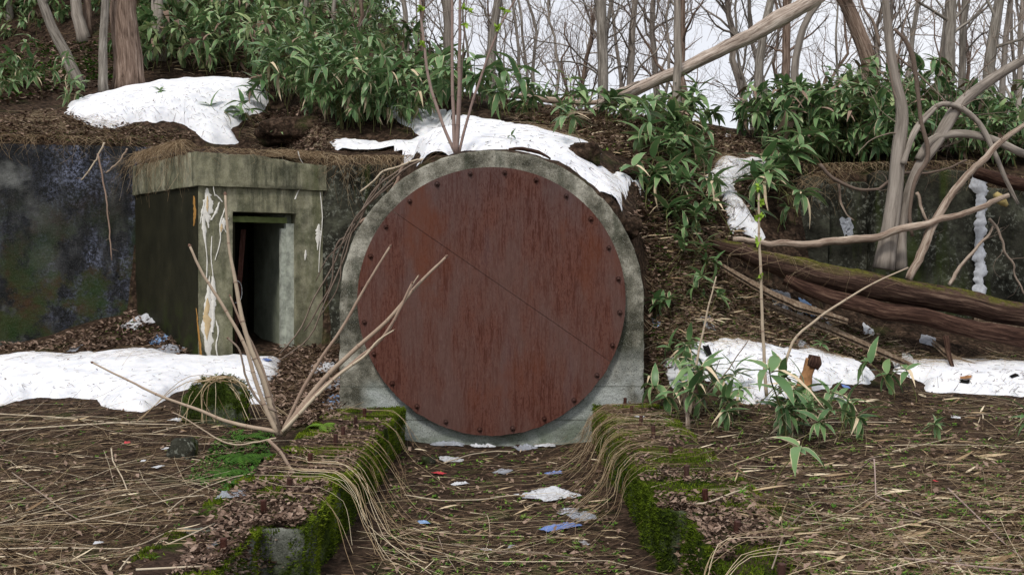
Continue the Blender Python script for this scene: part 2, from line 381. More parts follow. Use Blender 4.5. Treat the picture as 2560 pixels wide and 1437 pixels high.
def m_wall_wet():
    s = NT('wet_stained_concrete', .45, .5); X = s.xyz()
    st = s.map((2.4, 2.4, .55)); base = s.ramp(s.noise(1.3, 9, .68, st), (.4, (.004, .005, .006)), (.52, (.015, .016, .019)), (.62, (.04, .042, .044)), (.74, (.11, .112, .10)))
    blue = s.math('MULTIPLY', s.rng(s.noise(1.1, 5, .6, st), .42, .56), s.rng(s.noise(26, 6, .8), .47, .56))
    zone = s.math('MULTIPLY', s.rng(X[0], -7.1, -6.5), s.rng(X[2], .4, 1.4))
    c = s.mix(s.math('MULTIPLY', blue, s.math('ADD', .15, s.math('MULTIPLY', zone, .85))), base, (.17, .19, .27))
    blk = s.math('MULTIPLY', s.rng(s.noise(.9, 6, .65), .48, .6), .85); c = s.mix(blk, c, (.008, .009, .009)); md = s.ramp(s.noise(6, 6, .78), (.4, .45), (.6, 1.5)); c = s.mix(.8, c, md, 'MULTIPLY'); crk = s.rng(s.noise(7, 7, .75, None, .6), .55, .6); c = s.mix(s.math('MULTIPLY', crk, .6), c, (.006, .007, .007))
    pale = s.math('MULTIPLY', s.rng(X[0], -6.6, -7.4), s.rng(s.noise(1.6, 5, .6), .5, .64)); c = s.mix(s.math('MULTIPLY', pale, .7), c, (.21, .215, .2))
    ms = s.math('MULTIPLY', s.rng(s.noise(1.5, 8, .7), .45, .53), s.rng(X[2], 2.9, 1.3)); mc = s.ramp(s.noise(2.2, 5, .7), (.38, (.055, .028, .01)), (.5, (.035, .045, .01)), (.65, (.02, .045, .008)))
    c = s.mix(s.math('MULTIPLY', ms, .9), c, mc)
    s.col(speck(s, c, .22)); s.rough(s.ramp(s.noise(3, 5), (.4, .3), (.6, .75)))
    b = s.bump(s.noise(5, 6, .7), .6, .06); s.bump(s.noise(40, 7, .8), 1.0, .02, b); return s.m
def m_booth():
    s = NT('mossy_grey_concrete', .8, .25); X = s.xyz()
    st = s.map((3, 3, .7)); c = s.ramp(s.noise(1.2, 8, .62, st), (.3, (.115, .115, .068)), (.5, (.25, .24, .16)), (.7, (.37, .355, .26)))
    dk = s.math('MULTIPLY', s.rng(s.noise(2.2, 7, .65), .5, .66), .75); c = s.mix(dk, c, (.04, .045, .025))
    sk = s.math('MULTIPLY', s.rng(s.noise(1.0, 7, .7, s.map((5, 5, .6))), .50, .60), s.rng(X[2], 1.4, 3.1, .25, .8)); c = s.mix(sk, c, (.045, .048, .03)); mt = s.ramp(s.noise(7, 6, .75), (.38, .6), (.62, 1.25)); c = s.mix(.8, c, mt, 'MULTIPLY')
    g = s.math('MULTIPLY', s.rng(s.noise(1.1, 6, .6, st), .5, .66), s.rng(X[0], -4.3, -3.2, .35, 1)); c = s.mix(s.math('MULTIPLY', g, .7), c, (.085, .095, .035))
    low = s.math('MULTIPLY', s.rng(X[2], 1.0, .3), s.rng(s.noise(2.5, 6), .4, .55)); c = s.mix(s.math('MULTIPLY', low, .6), c, (.035, .04, .02))
    s.col(speck(s, c, .35)); b = s.bump(s.noise(8, 5, .6), .3, .03); s.bump(s.noise(90, 4, .7), .5, .006, b); return s.m
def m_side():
    s = NT('dark_concrete', .7, .3); st = s.map((2.0, 2.0, 1.2))  # far darker than the front concrete, greener towards the bottom
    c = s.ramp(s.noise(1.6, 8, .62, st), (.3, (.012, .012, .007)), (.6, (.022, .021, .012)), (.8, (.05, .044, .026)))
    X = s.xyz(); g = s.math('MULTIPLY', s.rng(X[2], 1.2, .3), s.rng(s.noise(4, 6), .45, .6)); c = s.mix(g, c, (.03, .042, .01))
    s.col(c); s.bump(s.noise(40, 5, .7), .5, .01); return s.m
def m_arch():
    s = NT('weathered_grey_concrete', .85, .22); X = s.xyz()
    c = s.ramp(s.noise(3.2, 8, .65), (.38, (.065, .062, .045)), (.5, (.20, .19, .15)), (.62, (.42, .405, .34)))
    st = s.map((4, 1, 1.1)); dk = s.math('MULTIPLY', s.rng(s.noise(1.1, 6, .62, st), .52, .66), .75); c = s.mix(dk, c, (.05, .055, .035))
    # paler, smoother lift of the lower pour, with its joint lines
    lo = s.rng(X[2], .32, .18); lc = s.ramp(s.noise(2.2, 6, .6, s.map((1, 1, 3))), (.3, (.2, .22, .19)), (.5, (.33, .36, .33)), (.7, (.5, .53, .52)))
    side = s.rng(s.math('ABSOLUTE', s.math('ADD', X[0], .2)), 1.56, 1.42); lo = s.math('MULTIPLY', lo, side); c = s.mix(lo, c, lc)
    mid = s.math('MULTIPLY', s.math('MULTIPLY', s.rng(X[2], .7, .3), s.rng(X[0], .9, 1.15)), s.rng(s.noise(3, 4), .4, .55)); c = s.mix(s.math('MULTIPLY', mid, .7), c, (.4, .42, .4))
    grn = s.math('MULTIPLY', s.rng(X[2], .0, -.4), s.rng(s.noise(3.5, 6), .35, .6)); c = s.mix(s.math('MULTIPLY', grn, .75), c, (.09, .12, .06))
    for z in (.215, -.17, .95):
        l = s.rng(s.math('ABSOLUTE', s.math('ADD', X[2], s.math('SUBTRACT', s.math('MULTIPLY', s.noise(2, 3), .02), z + .01))), .012, .004); c = s.mix(s.math('MULTIPLY', l, .55), c, (.06, .065, .05))
    lich = s.rng(s.vor(26), .16, .08); lm = s.math('MULTIPLY', lich, s.rng(s.noise(2.6, 3), .5, .6)); c = s.mix(s.math('MULTIPLY', lm, s.math('SUBTRACT', .55, s.math('MULTIPLY', lo, .5))), c, (.48, .49, .45))
    s.col(speck(s, c, .75)); b = s.bump(s.noise(12, 6, .7), .8, .04); s.bump(s.noise(100, 4, .7), .6, .006, b); return s.m
def m_old_wall():
    s = NT('lichened_dark_concrete', .85, .25); X = s.xyz()
    c = s.ramp(s.noise(2.3, 8, .68), (.36, (.012, .012, .009)), (.52, (.04, .04, .03)), (.66, (.1, .105, .075)))
    l = s.math('MULTIPLY', s.rng(s.noise(16, 6, .72), .54, .6), s.rng(s.noise(1.3, 4), .44, .56)); c = s.mix(s.math('MULTIPLY', l, .8), c, (.22, .23, .19))
    g = s.rng(s.noise(.9, 5, .6, s.map((3, 3, .4))), .52, .64); c = s.mix(s.math('MULTIPLY', g, .7), c, (.045, .065, .012))
    s.col(c); b = s.bump(s.noise(9, 6, .7), .7, .05); s.bump(s.noise(70, 5, .7), .6, .01, b); return s.m
def m_rust(name='rusted_steel', bright=1.0):
    s = NT(name, .55, .35); X = s.xyz(); k = bright
    red = s.rng(s.noise(1.15, 5, .6, s.map((2.4, 1, .75), loc=(1.3, 0, .4))), .40, .58)
    c = s.mix(red, (.110*k, .060*k, .050*k), (.115*k, .048*k, .035*k))
    top = s.math('MULTIPLY', s.rng(X[2], 1.7, 2.7), s.rng(s.noise(1.3, 3, .5, s.map((1.6, 1, .5))), .36, .52)); c = s.mix(s.math('MULTIPLY', top, .5), c, (.082*k, .060*k, .060*k))
    wiggle = s.n('ShaderNodeMixRGB'); wiggle.inputs[0].default_value = .03; nz = s.n('ShaderNodeTexNoise'); nz.inputs['Scale'].default_value = 9; s.t.links.new(s.pos, nz.inputs['Vector']); s.t.links.new(s.pos, wiggle.inputs[1]); s.t.links.new(nz.outputs['Color'], wiggle.inputs[2])
    dr = s.rng(s.noise(34, 4, .72, s.map((1.6, 1, .11), wiggle.outputs[0])), .51, .58); pit = s.rng(s.noise(52, 4, .7, s.map((1, 1, .5))), .53, .60)
    mk = s.math('MAXIMUM', s.math('MULTIPLY', dr, .85), s.math('MULTIPLY', pit, .7)); mk = s.math('MULTIPLY', mk, s.math('ADD', .3, s.math('MULTIPLY', red, .6)))
    c = s.mix(mk, c, (.050*k, .013*k, .008*k)); lt = s.rng(s.noise(60, 3, .6, s.map((1.4, 1, .2))), .56, .66); c = s.mix(s.math('MULTIPLY', lt, .2), c, (.21*k, .125*k, .115*k))
    orr = s.math('MULTIPLY', s.rng(s.noise(1.3, 5, .6, s.map((1.2, 1, .6))), .55, .68), .6); c = s.mix(orr, c, (.12*k, .036*k, .016*k))
    gw = s.math('MULTIPLY', s.rng(s.noise(2.6, 3, .5, s.map((1.5, 1, .35))), .58, .68), .12); c = s.mix(gw, c, (.11*k, .10*k, .115*k))
    s.col(c); s.rough(s.ramp(mk, (0, .42), (1, .75))); s.b.inputs['Metallic'].default_value = .1
    b = s.bump(mk, .35, .004); s.bump(s.noise(140, 3, .6), .25, .003, b); return s.m
def m_tint(name, stops, rough=.75, spec=.2, tr=0, noise_scale=30, bumpd=.003):
    s = NT(name, rough, spec); t = s.math('ADD', s.attr('tint'), s.math('MULTIPLY', s.math('SUBTRACT', s.noise(noise_scale, 3), .5), .35))
    c = s.ramp(t, *stops); s.col(c)
    if bumpd: s.bump(s.noise(noise_scale * 3, 3), .5, bumpd)
    if tr: s.translucent(c, tr)
    return s.m
def m_bark(name, a, b, c, fissure=1.0, sc=22, moss=0.0):
    s = NT(name, .9, .15); st = s.grain((1, 1, .13)); n = s.noise(sc, 6, .68, st, .4)
    cc = s.ramp(n, (.34, a), (.5, b), (.66, c)); cc = s.mix(s.math('MULTIPLY', s.rng(s.noise(3, 5), .5, .65), .4), cc, b)
    cc = s.mix(s.math('MULTIPLY', s.rng(s.rand(), 0, 1), .35), cc, tuple(x * .55 for x in b))
    if moss: cc = s.mix(s.math('MULTIPLY', s.rng(s.n('ShaderNodeSeparateXYZ', Vector=s.geo.outputs['Normal']).outputs[2], .2, .8), s.rng(s.noise(4, 6, .65), .42, .56)), cc, (.07, .075, .015))
    s.col(cc); s.bump(n, .8 * fissure, .03); return s.m
def m_lying(name, a, b, c, moss=0.0):
    s = NT(name, .85, .2); st = s.grain((1, 1, .09)); n = s.noise(26, 7, .75, st, .4)
    cc = s.ramp(n, (.38, a), (.52, b), (.66, c))
    if moss:
        nz = s.n('ShaderNodeSeparateXYZ', Vector=s.geo.outputs['Normal']).outputs[2]
        cc = s.mix(s.math('MULTIPLY', s.rng(nz, .35, .8), s.rng(s.noise(5, 7, .7), .44, .54)), cc, s.ramp(s.noise(30, 4), (.3, (.035, .032, .008)), (.7, (.13, .125, .025))))
    s.col(cc); s.bump(n, 1, .03); return s.m
def m_sasa():
    s = NT('bamboo_leaf', .38, .45); t = s.math('ADD', s.math('MULTIPLY', s.attr('tint'), .8), s.math('MULTIPLY', s.rand(), .25))
    c = s.ramp(t, (.0, (.035, .085, .032)), (.4, (.10, .195, .072)), (.75, (.21, .33, .13)), (1, (.36, .43, .19)))
    stripe = s.noise(50, 2); c = s.mix(s.math('MULTIPLY', stripe, .25), c, (.1, .18, .08))
    e = s.math('ADD', s.attr('edge'), s.math('MULTIPLY', s.math('SUBTRACT', s.noise(7, 4, .6), .5), 1.0))
    c = s.mix(s.rng(e, .86, 1.0), c, (.55, .47, .30)); s.col(c); s.translucent(c, .16); return s.m
def m_moss():
    s = NT('moss', .95, .1)
    c = s.ramp(s.noise(3.5, 6, .65), (.3, (.02, .032, .004)), (.5, (.075, .11, .012)), (.7, (.17, .22, .02)))
    c = s.mix(s.rng(s.noise(55, 4, .7), .4, .62), s.mix(.6, c, (.01, .015, .004)), c)
    s.col(c); b = s.bump(s.noise(24, 5, .7), .8, .03); s.bump(s.noise(130, 3, .7), .9, .01, b); return s.m
def m_footing():
    s = NT('mossy_footing_concrete', .9, .2); X = s.xyz(); nz = s.n('ShaderNodeSeparateXYZ', Vector=s.geo.outputs['Normal']).outputs[2]
    con = speck(s, s.ramp(s.noise(5, 7, .65), (.35, (.07, .075, .06)), (.6, (.22, .225, .2))), .4)
    moss = s.ramp(s.noise(4, 6, .65), (.3, (.012, .02, .004)), (.5, (.045, .07, .009)), (.7, (.11, .15, .018)))
    moss = s.mix(s.rng(s.noise(60, 4, .7), .38, .62), (.012, .018, .004), moss)
    soil = s.ramp(s.noise(30, 6, .7), (.35, (.02, .013, .01)), (.6, (.075, .048, .034)))
    f = s.math('ADD', s.rng(s.noise(2.0, 6, .62), .60, .46), s.rng(nz, .9, .4, 0, .25), True)
    bare = s.math('MULTIPLY', s.rng(X[1], 6.75, 6.45), s.rng(s.noise(3, 5), .62, .5)); bare = s.math('MULTIPLY', bare, s.rng(X[0], 0, -.1))
    c = s.mix(f, con, moss); c = s.mix(s.math('MULTIPLY', bare, .9), c, con)
    topc = s.mix(s.rng(s.noise(1.9, 6, .6), .52, .6), soil, moss); c = s.mix(s.rng(nz, .75, .93), c, topc)
    s.col(c); b = s.bump(s.noise(20, 6, .7), .8, .03); s.bump(s.noise(110, 3, .7), .8, .01, b); return s.m
def m_plain(name, c, rough=.6, spec=.3, var=.3, sc=20, tr=0, see=0):
    s = NT(name, rough, spec); cc = s.mix(s.math('MULTIPLY', s.rng(s.noise(sc, 5, .65), .4, .7), var), c, tuple(x * .35 for x in c)); s.col(cc)
    s.bump(s.noise(sc * 2, 4), .3, .01)
    if tr: s.translucent(cc, tr)
    if see: s.seethrough(see)
    return s.m
M = dict(soil=m_soil(), snow=m_snow(), wet=m_wall_wet(), booth=m_booth(), side=m_side(), arch=m_arch(), old=m_old_wall(), rust=m_rust(), bolt=m_rust('rusted_bolt', .62),
  straw=m_tint('dry_straw', ((0, (.055, .03, .016)), (.35, (.21, .14, .08)), (.7, (.45, .345, .215)), (1, (.68, .58, .42)))),
  dead=m_tint('dead_leaf', ((0, (.03, .018, .013)), (.4, (.125, .08, .058)), (.8, (.26, .185, .14)), (1, (.33, .24, .19))), .7, .2, 0, 12),
  twig=m_tint('twig_bark', ((0, (.05, .033, .025)), (.5, (.165, .125, .1)), (1, (.36, .29, .23)))),
  stem=m_tint('pale_stem_bark', ((0, (.11, .05, .035)), (.4, (.3, .215, .165)), (.75, (.5, .42, .31)), (1, (.62, .56, .46))), .7, .2, 0, 9),
  pink=m_tint('pinkish_stem_bark', ((0, (.13, .085, .07)), (.5, (.27, .195, .17)), (1, (.4, .31, .27))), .7, .2, 0, 9),
  weed=m_tint('weed_leaf', ((0, (.015, .05, .01)), (.5, (.07, .16, .02)), (1, (.2, .34, .045))), .6, .3, .15, 20, 0),
  bud=m_plain('fresh_bud_leaf', (.3, .46, .06), .5, .3, .2, 20, .25),
  sasa=m_sasa(), culm=m_plain('bamboo_culm', (.13, .13, .05), .6, .3), moss=m_moss(), footing=m_footing(),
  mossblade=m_tint('moss_shoot', ((0, (.02, .034, .004)), (.5, (.095, .14, .012)), (1, (.26, .32, .03))), .9, .1, .1, 4, 0),
  fartwig=m_tint('far_twig_bark', ((0, (.16, .12, .10)), (.5, (.29, .235, .205)), (1, (.45, .38, .34)))), bark_brown=m_bark('brown_furrowed_bark', (.05, .034, .025), (.22, .155, .12), (.40, .31, .25), 1.5, 20),
  bark_grey=m_bark('grey_bark', (.075, .064, .054), (.235, .21, .18), (.42, .385, .34), .8),
  bark_pale=m_bark('pale_smooth_bark', (.13, .11, .092), (.30, .262, .225), (.45, .40, .35), .4, 12),
  log=m_lying('rotten_dark_wood', (.015, .009, .008), (.06, .035, .026), (.17, .11, .08), 1), snag=m_lying('bleached_broken_wood', (.17, .125, .10), (.44, .36, .30), (.70, .62, .55)),
  bleach=m_lying('pale_debarked_wood', (.18, .12, .09), (.42, .33, .26), (.6, .52, .43)), plank=m_lying('weathered_board', (.09, .06, .04), (.2, .145, .1), (.3, .24, .18)),
  crust=m_plain('lime_crust', (.78, .76, .7), .8, .2, .25, 30), cream=m_plain('cream_lime_crust', (.62, .47, .27), .8, .2, .3, 14), ochre=m_plain('ochre_crust', (.36, .19, .055), .8, .2, .5, 25),
  ice=m_plain('old_ice', (.62, .64, .68), .35, .5, .4, 25), paint=m_plain('peeling_pale_paint', (.46, .49, .42), .8, .25, .9, 9), greenpaint=m_plain('green_stained_wood', (.13, .16, .06), .8, .2, .6, 12),
  inner=m_plain('inner_concrete', (.30, .33, .25), .85, .2, .7, 2.5), black=m_plain('black_mud', (.01, .01, .01), .9, .1), stump=m_plain('orange_rotten_wood', (.36, .19, .09), .85, .2, .7, 16),
  white=m_plain('white_plastic', (.78, .8, .84), .35, .5, .1, 6, .3), clear=m_plain('clear_plastic', (.62, .66, .74), .25, .5, .2, 8, .35, .35), blue=m_plain('blue_plastic', (.16, .25, .55), .4, .4, .25, 8, .15),
  lblue=m_plain('light_blue_plastic', (.3, .48, .78), .4, .4, .25, 8, .2), red=m_plain('red_plastic', (.5, .04, .05), .4, .4), foil=m_plain('silver_foil', (.6, .6, .62), .25, .6, .3, 20), grey=m_plain('grey_mesh_fabric', (.42, .42, .46), .8, .2), yellow=m_plain('yellow_wood', (.42, .33, .14), .7, .3),
)
M['moss_log'] = m_lying('mossy_rotten_wood', (.02,.012,.01), (.075,.045,.034), (.19,.13,.095), 1)
M['log'] = m_lying('dark_brown_wood', (.02,.011,.009), (.07,.038,.028), (.19,.12,.085))
M['foil'].node_tree.nodes['Principled BSDF'].inputs['Metallic'].default_value = .8

# ---------------------------------------------------------------- the setting: ground and snow
HSN = HG.copy()
def geom(a, b, n): return a + (b - a) * (np.linspace(0, 1, n) ** 3)
xs = np.concatenate([-geom(9.6, 700, 26)[::-1], np.arange(-9.5, 9.51, .07), geom(9.6, 700, 26)])
ys = np.concatenate([-geom(0, 300, 10)[::-1][:-1], np.linspace(0, 2, 6), np.arange(2.07, 20, .07), np.arange(20, 45, .25), 45 + geom(.2, 900, 24)])
X2, Y2 = np.meshgrid(xs, ys, indexing='ij'); Z2 = H(X2, Y2)
far = smooth((np.hypot(X2, np.maximum(Y2 - 20, 0)) - 30) / 200); Z2 = Z2 * (1 - far) + far * np.where(X2 < -3, 14, 1.0)
ground = solo('ground', Geo().add(np.stack([X2, Y2, Z2], -1), grid_faces(len(xs), len(ys))), M['soil'], 'dark leaf-strewn soil of the hillside and the trampled ground in front', None, None, 'structure')

def snow_patch(label, px, thick=.09, seed=0):
    px = np.array(px, float); d = []
    for a, b in zip(px, np.roll(px, -1, 0)):
        n = max(1, int(np.hypot(*(b - a)) / 12)); d += [a + (b - a) * k / n for k in range(n)]
    d = np.array(d); w = G(d[:, 0], d[:, 1], H)[:, :2]
    lo, hi = w.min(0) - .3, w.max(0) + .3; st = .045
    gx_, gy_ = np.meshgrid(np.arange(lo[0], hi[0], st), np.arange(lo[1], hi[1], st), indexing='ij'); sh = gx_.shape
    p = np.stack([gx_.ravel(), gy_.ravel()], -1); dist = np.full(len(p), 9.0)
    for a, b in zip(w, np.roll(w, -1, 0)):
        ab = b - a; t = np.clip(((p - a) @ ab) / max(ab @ ab, 1e-9), 0, 1); dist = np.minimum(dist, np.linalg.norm(p - a - t[:, None] * ab, axis=1))
    sd = np.where(in_poly(p[:, 0], p[:, 1], w), dist, -dist)
    q = np.stack([p[:, 0], p[:, 1], np.full(len(p), seed * 7.7)], -1)
    sd = sd + fbm(q, 3.5, 4, seed) * .22
    z = H(p[:, 0], p[:, 1]); nb = np.stack([H(p[:, 0] + a_, p[:, 1] + b_) for a_, b_ in ((.13, 0), (-.13, 0), (0, .13), (0, -.13))]); sd = np.minimum(sd, (.44 - np.ptp(nb, axis=0)) * .9); ok = sd > -.09
    zz = z - .05 + (thick + .05) * smooth((sd + .09) / .17) + (thick * .9) * smooth(sd / .5) + (fbm(q, 1.6, 3, 5) * .06 + fbm(q, 7, 3, 6) * .014) * smooth(sd / .2)
    V = np.stack([p[:, 0], p[:, 1], zz], -1); Fc = grid_faces(*sh); Fc = Fc[ok[Fc].all(1) & (np.ptp(z[Fc], axis=1) < .2)]
    u_ = np.unique(Fc); ii = np.clip(np.round((V[u_, 0] + 14) / .05).astype(int), 0, len(RX) - 1); jj = np.clip(np.round((V[u_, 1] - 2) / .05).astype(int), 0, len(RY) - 1); np.maximum.at(HSN, (ii, jj), V[u_, 2])
    use = np.zeros(len(V), int); used = np.unique(Fc); use[used] = np.arange(len(used))
    return solo('snow_patch', Geo().add(V[used], use[Fc]), M['snow'], label, None, 'melting snow patches', 'stuff')
SN_A = [(178,262),(250,245),(330,225),(430,212),(560,205),(640,212),(668,235),(665,265),(640,280),(600,300),(575,330),(600,360),(560,364),(520,352),(490,335),(460,318),(420,308),(370,305),(300,314),(250,314),(190,298),(170,285)]
SN_B = [(930,215),(975,225),(1000,255),(1060,278),(1110,276),(1170,296),(1250,308),(1320,322),(1400,342),(1470,362),(1495,380),(1448,392),(1490,420),(1560,432),(1600,460),(1622,510),(1590,540),(1562,562),(1530,530),(1490,475),(1420,418),(1350,388),(1280,375),(1229,373),(1150,380),(1050,408),(900,416),(820,404),(860,392),(815,357),(900,352),(1020,354),(1055,342),(1000,312),(955,262)]
SN_C = [(1790,432),(1810,408),(1850,415),(1912,415),(1885,438),(1860,452),(1820,462),(1840,500),(1880,550),(1897,590),(1840,580),(1815,530),(1790,480),(1770,450)]
SN_D = [(-500,900),(0,908),(90,892),(160,900),(240,897),(340,882),(450,900),(560,902),(690,907),(692,940),(645,962),(670,990),(665,1010),(620,1010),(565,965),(500,962),(430,985),(360,1030),(290,1022),(250,1002),(170,992),(90,994),(0,1012),(-500,1010)]
SN_E = [(1720,865),(1800,858),(1870,862),(1950,880),(2030,885),(2090,905),(2150,920),(2190,945),(2180,962),(2100,957),(2060,970),(2000,985),(1900,1010),(1860,1012),(1790,962),(1740,940),(1672,925),(1680,908),(1715,900)]
SN_F = [(2222,897),(2260,907),(2400,910),(2560,917),(2900,917),(2900,1000),(2560,990),(2440,985),(2330,978),(2290,950),(2240,930)]
snow_patch('wide dirty snow field on the slope above the wet retaining wall', SN_A, .10, 1)
snow_patch('long curved snow band lying behind the concrete arch', SN_B, .05, 2)
snow_patch('small narrow snow tongue on the bank under the bamboo', SN_C, .14, 3)
snow_patch('flat snow strip at the foot of the concrete booth', SN_D, .10, 4)
snow_patch('snow strip beside the orange rotten stump', SN_E, .09, 5)
snow_patch('snow strip under the fallen logs at the far end of the clearing', SN_F, .09, 6)

HS = np.maximum(HS, HSN)
def Hn(x, y): return lookup(HSN, x, y)
# ---------------------------------------------------------------- concrete arch with its steel disc
arch = thing('tunnel_portal', 'horseshoe concrete tunnel portal closed by a huge rusty steel disc', 'tunnel portal', (ACX, 12.4, -.47))
th = np.linspace(0, 2 * np.pi, 261)[:-1]; cs, sn = np.cos(th), np.sin(th)
rho = np.where(sn >= 0, AR, np.minimum(AR / np.maximum(np.abs(cs), 1e-6), (ACZ + .75) / np.maximum(np.abs(sn), 1e-6)))
rows = [(f, 12.4) for f in (.01, .6, .8, .83, .86, .89, .92, .95, .97, .985)] + [(.997, 12.408), (1, 12.425)] + [(1, y) for y in np.linspace(12.47, 15.7, 44)]
V = np.array([[(ACX + f * r * c, y, ACZ + f * r * s) for r, c, s in zip(rho, cs, sn)] for f, y in rows])
fr = np.array([f for f, _ in rows])[:, None]
rough_zone = smooth((fr - .93) / .06) * (.35 + .65 * (sn < -.2)[None] + .3 * (fbm(V, 1.2, 2, 4) > .05))
rad = V - np.array([ACX, 0, ACZ]); rad[..., 1] = 0; rad = norm(rad)
V = V - rad * (np.abs(fbm(V, 9, 3, 8)) * .085 * rough_zone)[..., None] + vfbm(V, 7, 3, 2) * .018
V[..., 1] += fbm(V * 1.0, 16, 3, 5) * .05 * rough_zone * (fr < 1)
Ga = Geo().add(V, grid_faces(len(rows), len(th), True)); part('concrete_ring', Ga, M['arch'], arch)
DCX, DCZ, DR = ACX, 1.197, 1.53
def ring_band(r0, r1, y0, y1, n=96):
    t = np.arange(n) * 2 * np.pi / n; pr = [(r0, y1), (r0, y0), (r1, y0), (r1, y1), (r0, y1)]
    V = np.array([[(DCX + r * math.cos(a), y, DCZ + r * math.sin(a)) for a in t] for r, y in pr]); return V, grid_faces(5, n, True)
part('spacer_ring', Geo().add(*ring_band(1.30, 1.455, 12.335, 12.41)), M['bolt'], arch)
yp = 12.312
sa = np.array([(985 - CU) * yp / F, EYE - (530 - CV) * yp / F]); sb = np.array([(1522 - CU) * yp / F, EYE - (901 - CV) * yp / F])
dl = (sb - sa) / np.linalg.norm(sb - sa); nl = np.array([-dl[1], dl[0]])
def half_plate(sgn, yfront):
    a = np.linspace(0, 2 * np.pi, 721)[:-1]; r = DR + .004 * np.sin(3 * a) + np.array([.012 * (vnoise(np.array([math.cos(t) * 30, math.sin(t) * 30, 0.]), 1, 3) - .5) for t in a]) * np.where(np.sin(a) < -.5, 1, .15)
    c = np.stack([DCX + r * np.cos(a), DCZ + r * np.sin(a)], -1); s = ((c - sa) @ nl) * sgn - .002
    k0 = [i for i in range(720) if s[i] > 0 and s[i - 1] <= 0][0]; loop = [c[(k0 + i) % 720] for i in range(720) if s[(k0 + i) % 720] > 0]
    fix = lambda q: q - nl * (((q - sa) @ nl) - sgn * .002)
    loop = [fix(loop[0])] + loop + [fix(loop[-1])]; L = np.array(loop); n = len(L); ctr = L.mean(0)
    ly = [(1, yfront + .024), (1, yfront + .002), (.9985, yfront), (.5, yfront)]
    V = np.array([[(ctr[0] + f * (p[0] - ctr[0]), y, ctr[1] + f * (p[1] - ctr[1])) for p in L] for f, y in ly]); V = np.concatenate([V.reshape(-1, 3), [(ctr[0], yfront, ctr[1])]])
    g = Geo().add(V, grid_faces(4, n, True)); i = np.arange(n); g.F.append((np.stack([3 * n + i, 3 * n + (i + 1) % n, np.full(n, 4 * n)], -1), 0))
    return g
part('steel_plate', half_plate(1, yp), M['rust'], arch, 'upper half of the rusty disc, above the diagonal seam', flat=True)
part('steel_plate', half_plate(-1, yp - .003), M['rust'], arch, 'lower half of the rusty disc, below the diagonal seam', flat=True)
def lathe(prof, S=12, axis=1):
    """profile (radius, height) turned about an axis"""
    a = np.arange(S) * 2 * np.pi / S; V = []
    for r, h in prof:
        c = np.zeros((S, 3)); o = [k for k in range(3) if k != axis]; c[:, o[0]] = r * np.cos(a); c[:, o[1]] = r * np.sin(a); c[:, axis] = h; V.append(c)
    return np.concatenate(V), grid_faces(len(prof), S, True)
bg = Geo().add(*lathe([(.034, 0), (.034, -.006), (.031, -.008), (.0305, -.009)], 16))
bg.add(*lathe([(.0235, -.008), (.0235, -.022), (.019, -.026), (.015, -.027)], 6)); bg.add(*lathe([(.0125, -.025), (.0125, -.038), (.009, -.041), (.001, -.042)], 12))
bolt_mesh = bg.mesh('bolt', M['bolt'])
for k in range(24):
    a = math.radians(90 - 5.5 - 15 * k + RS.uniform(-.5, .5)); o = link('bolt', bolt_mesh, arch)
    o.location = (DCX + 1.468 * math.cos(a) - ACX, yp - 12.4 - .002, DCZ + 1.468 * math.sin(a) + .47); o.rotation_euler = (0, RS.uniform(0, 6), 0); s_ = RS.uniform(.78, .98); o.scale = (s_, s_, s_)

# ---------------------------------------------------------------- booth with the open doorway
C0, CR, C1 = np.array((-4.23, 14.5, 0)), np.array((-2.66, 15.4, 0)), np.array((-5.73, 16.3, 0))
ex = norm(CR - C0); ew = norm(C1 - C0); en = np.array((-ex[1], ex[0], 0.)); zup = np.array((0, 0, 1.)); wl = np.linalg.norm(CR - C0); sl = np.linalg.norm(C1 - C0)
booth = thing('concrete_booth', 'small mossy concrete booth with a dark open doorway set in the hillside', 'concrete booth', C0 + zup * .3)
def fp(s, d, z): return C0 + ex * s + en * d + zup * z
gw = Geo()
for s0, s1, z0, z1 in ((.03, .489, -.1, 2.37), (1.387, 1.78, -.1, 2.37), (.03, .489, 2.37, 2.70), (1.387, 1.78, 2.37, 2.70), (.489, 1.387, 2.37, 2.70)):
    gw.add(*gridbox(fp(s0, .03, z0), ex * (s1 - s0), en * .22, zup * (z1 - z0), .03, .006, 9, 3))
part('wall', gw, M['booth'], booth, 'pale grey-green front wall round the doorway')
so = C0 + ex * .035 + ew * .05
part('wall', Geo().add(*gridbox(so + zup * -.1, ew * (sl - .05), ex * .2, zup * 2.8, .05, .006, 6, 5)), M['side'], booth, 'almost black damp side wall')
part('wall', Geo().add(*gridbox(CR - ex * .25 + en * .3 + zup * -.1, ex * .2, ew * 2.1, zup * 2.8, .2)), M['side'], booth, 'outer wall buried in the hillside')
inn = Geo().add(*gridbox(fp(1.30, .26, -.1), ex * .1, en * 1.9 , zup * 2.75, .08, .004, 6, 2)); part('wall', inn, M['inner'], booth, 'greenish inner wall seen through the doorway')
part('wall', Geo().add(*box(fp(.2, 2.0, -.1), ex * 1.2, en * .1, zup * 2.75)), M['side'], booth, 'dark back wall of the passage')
ge = Geo().add(*gridbox(C0 - ex * .01 - ew * .03 + zup * 2.703, ex * (wl + .03), ew * (sl + .1), zup * .455, .04, .012, 6, 7, .02))
Vs = ge.V[0]; sfr = smooth(((Vs - C0) @ ex - .7) / 1.1) * smooth((Vs[:, 2] - 2.9) / .2); Vs[:, 2] -= sfr * .085 + smooth((Vs[:, 2] - 3.05) / .08) * np.abs(fbm(Vs, 3, 3, 4)) * .09
part('roof_slab', ge, M['booth'], booth, 'thick overhanging roof slab')
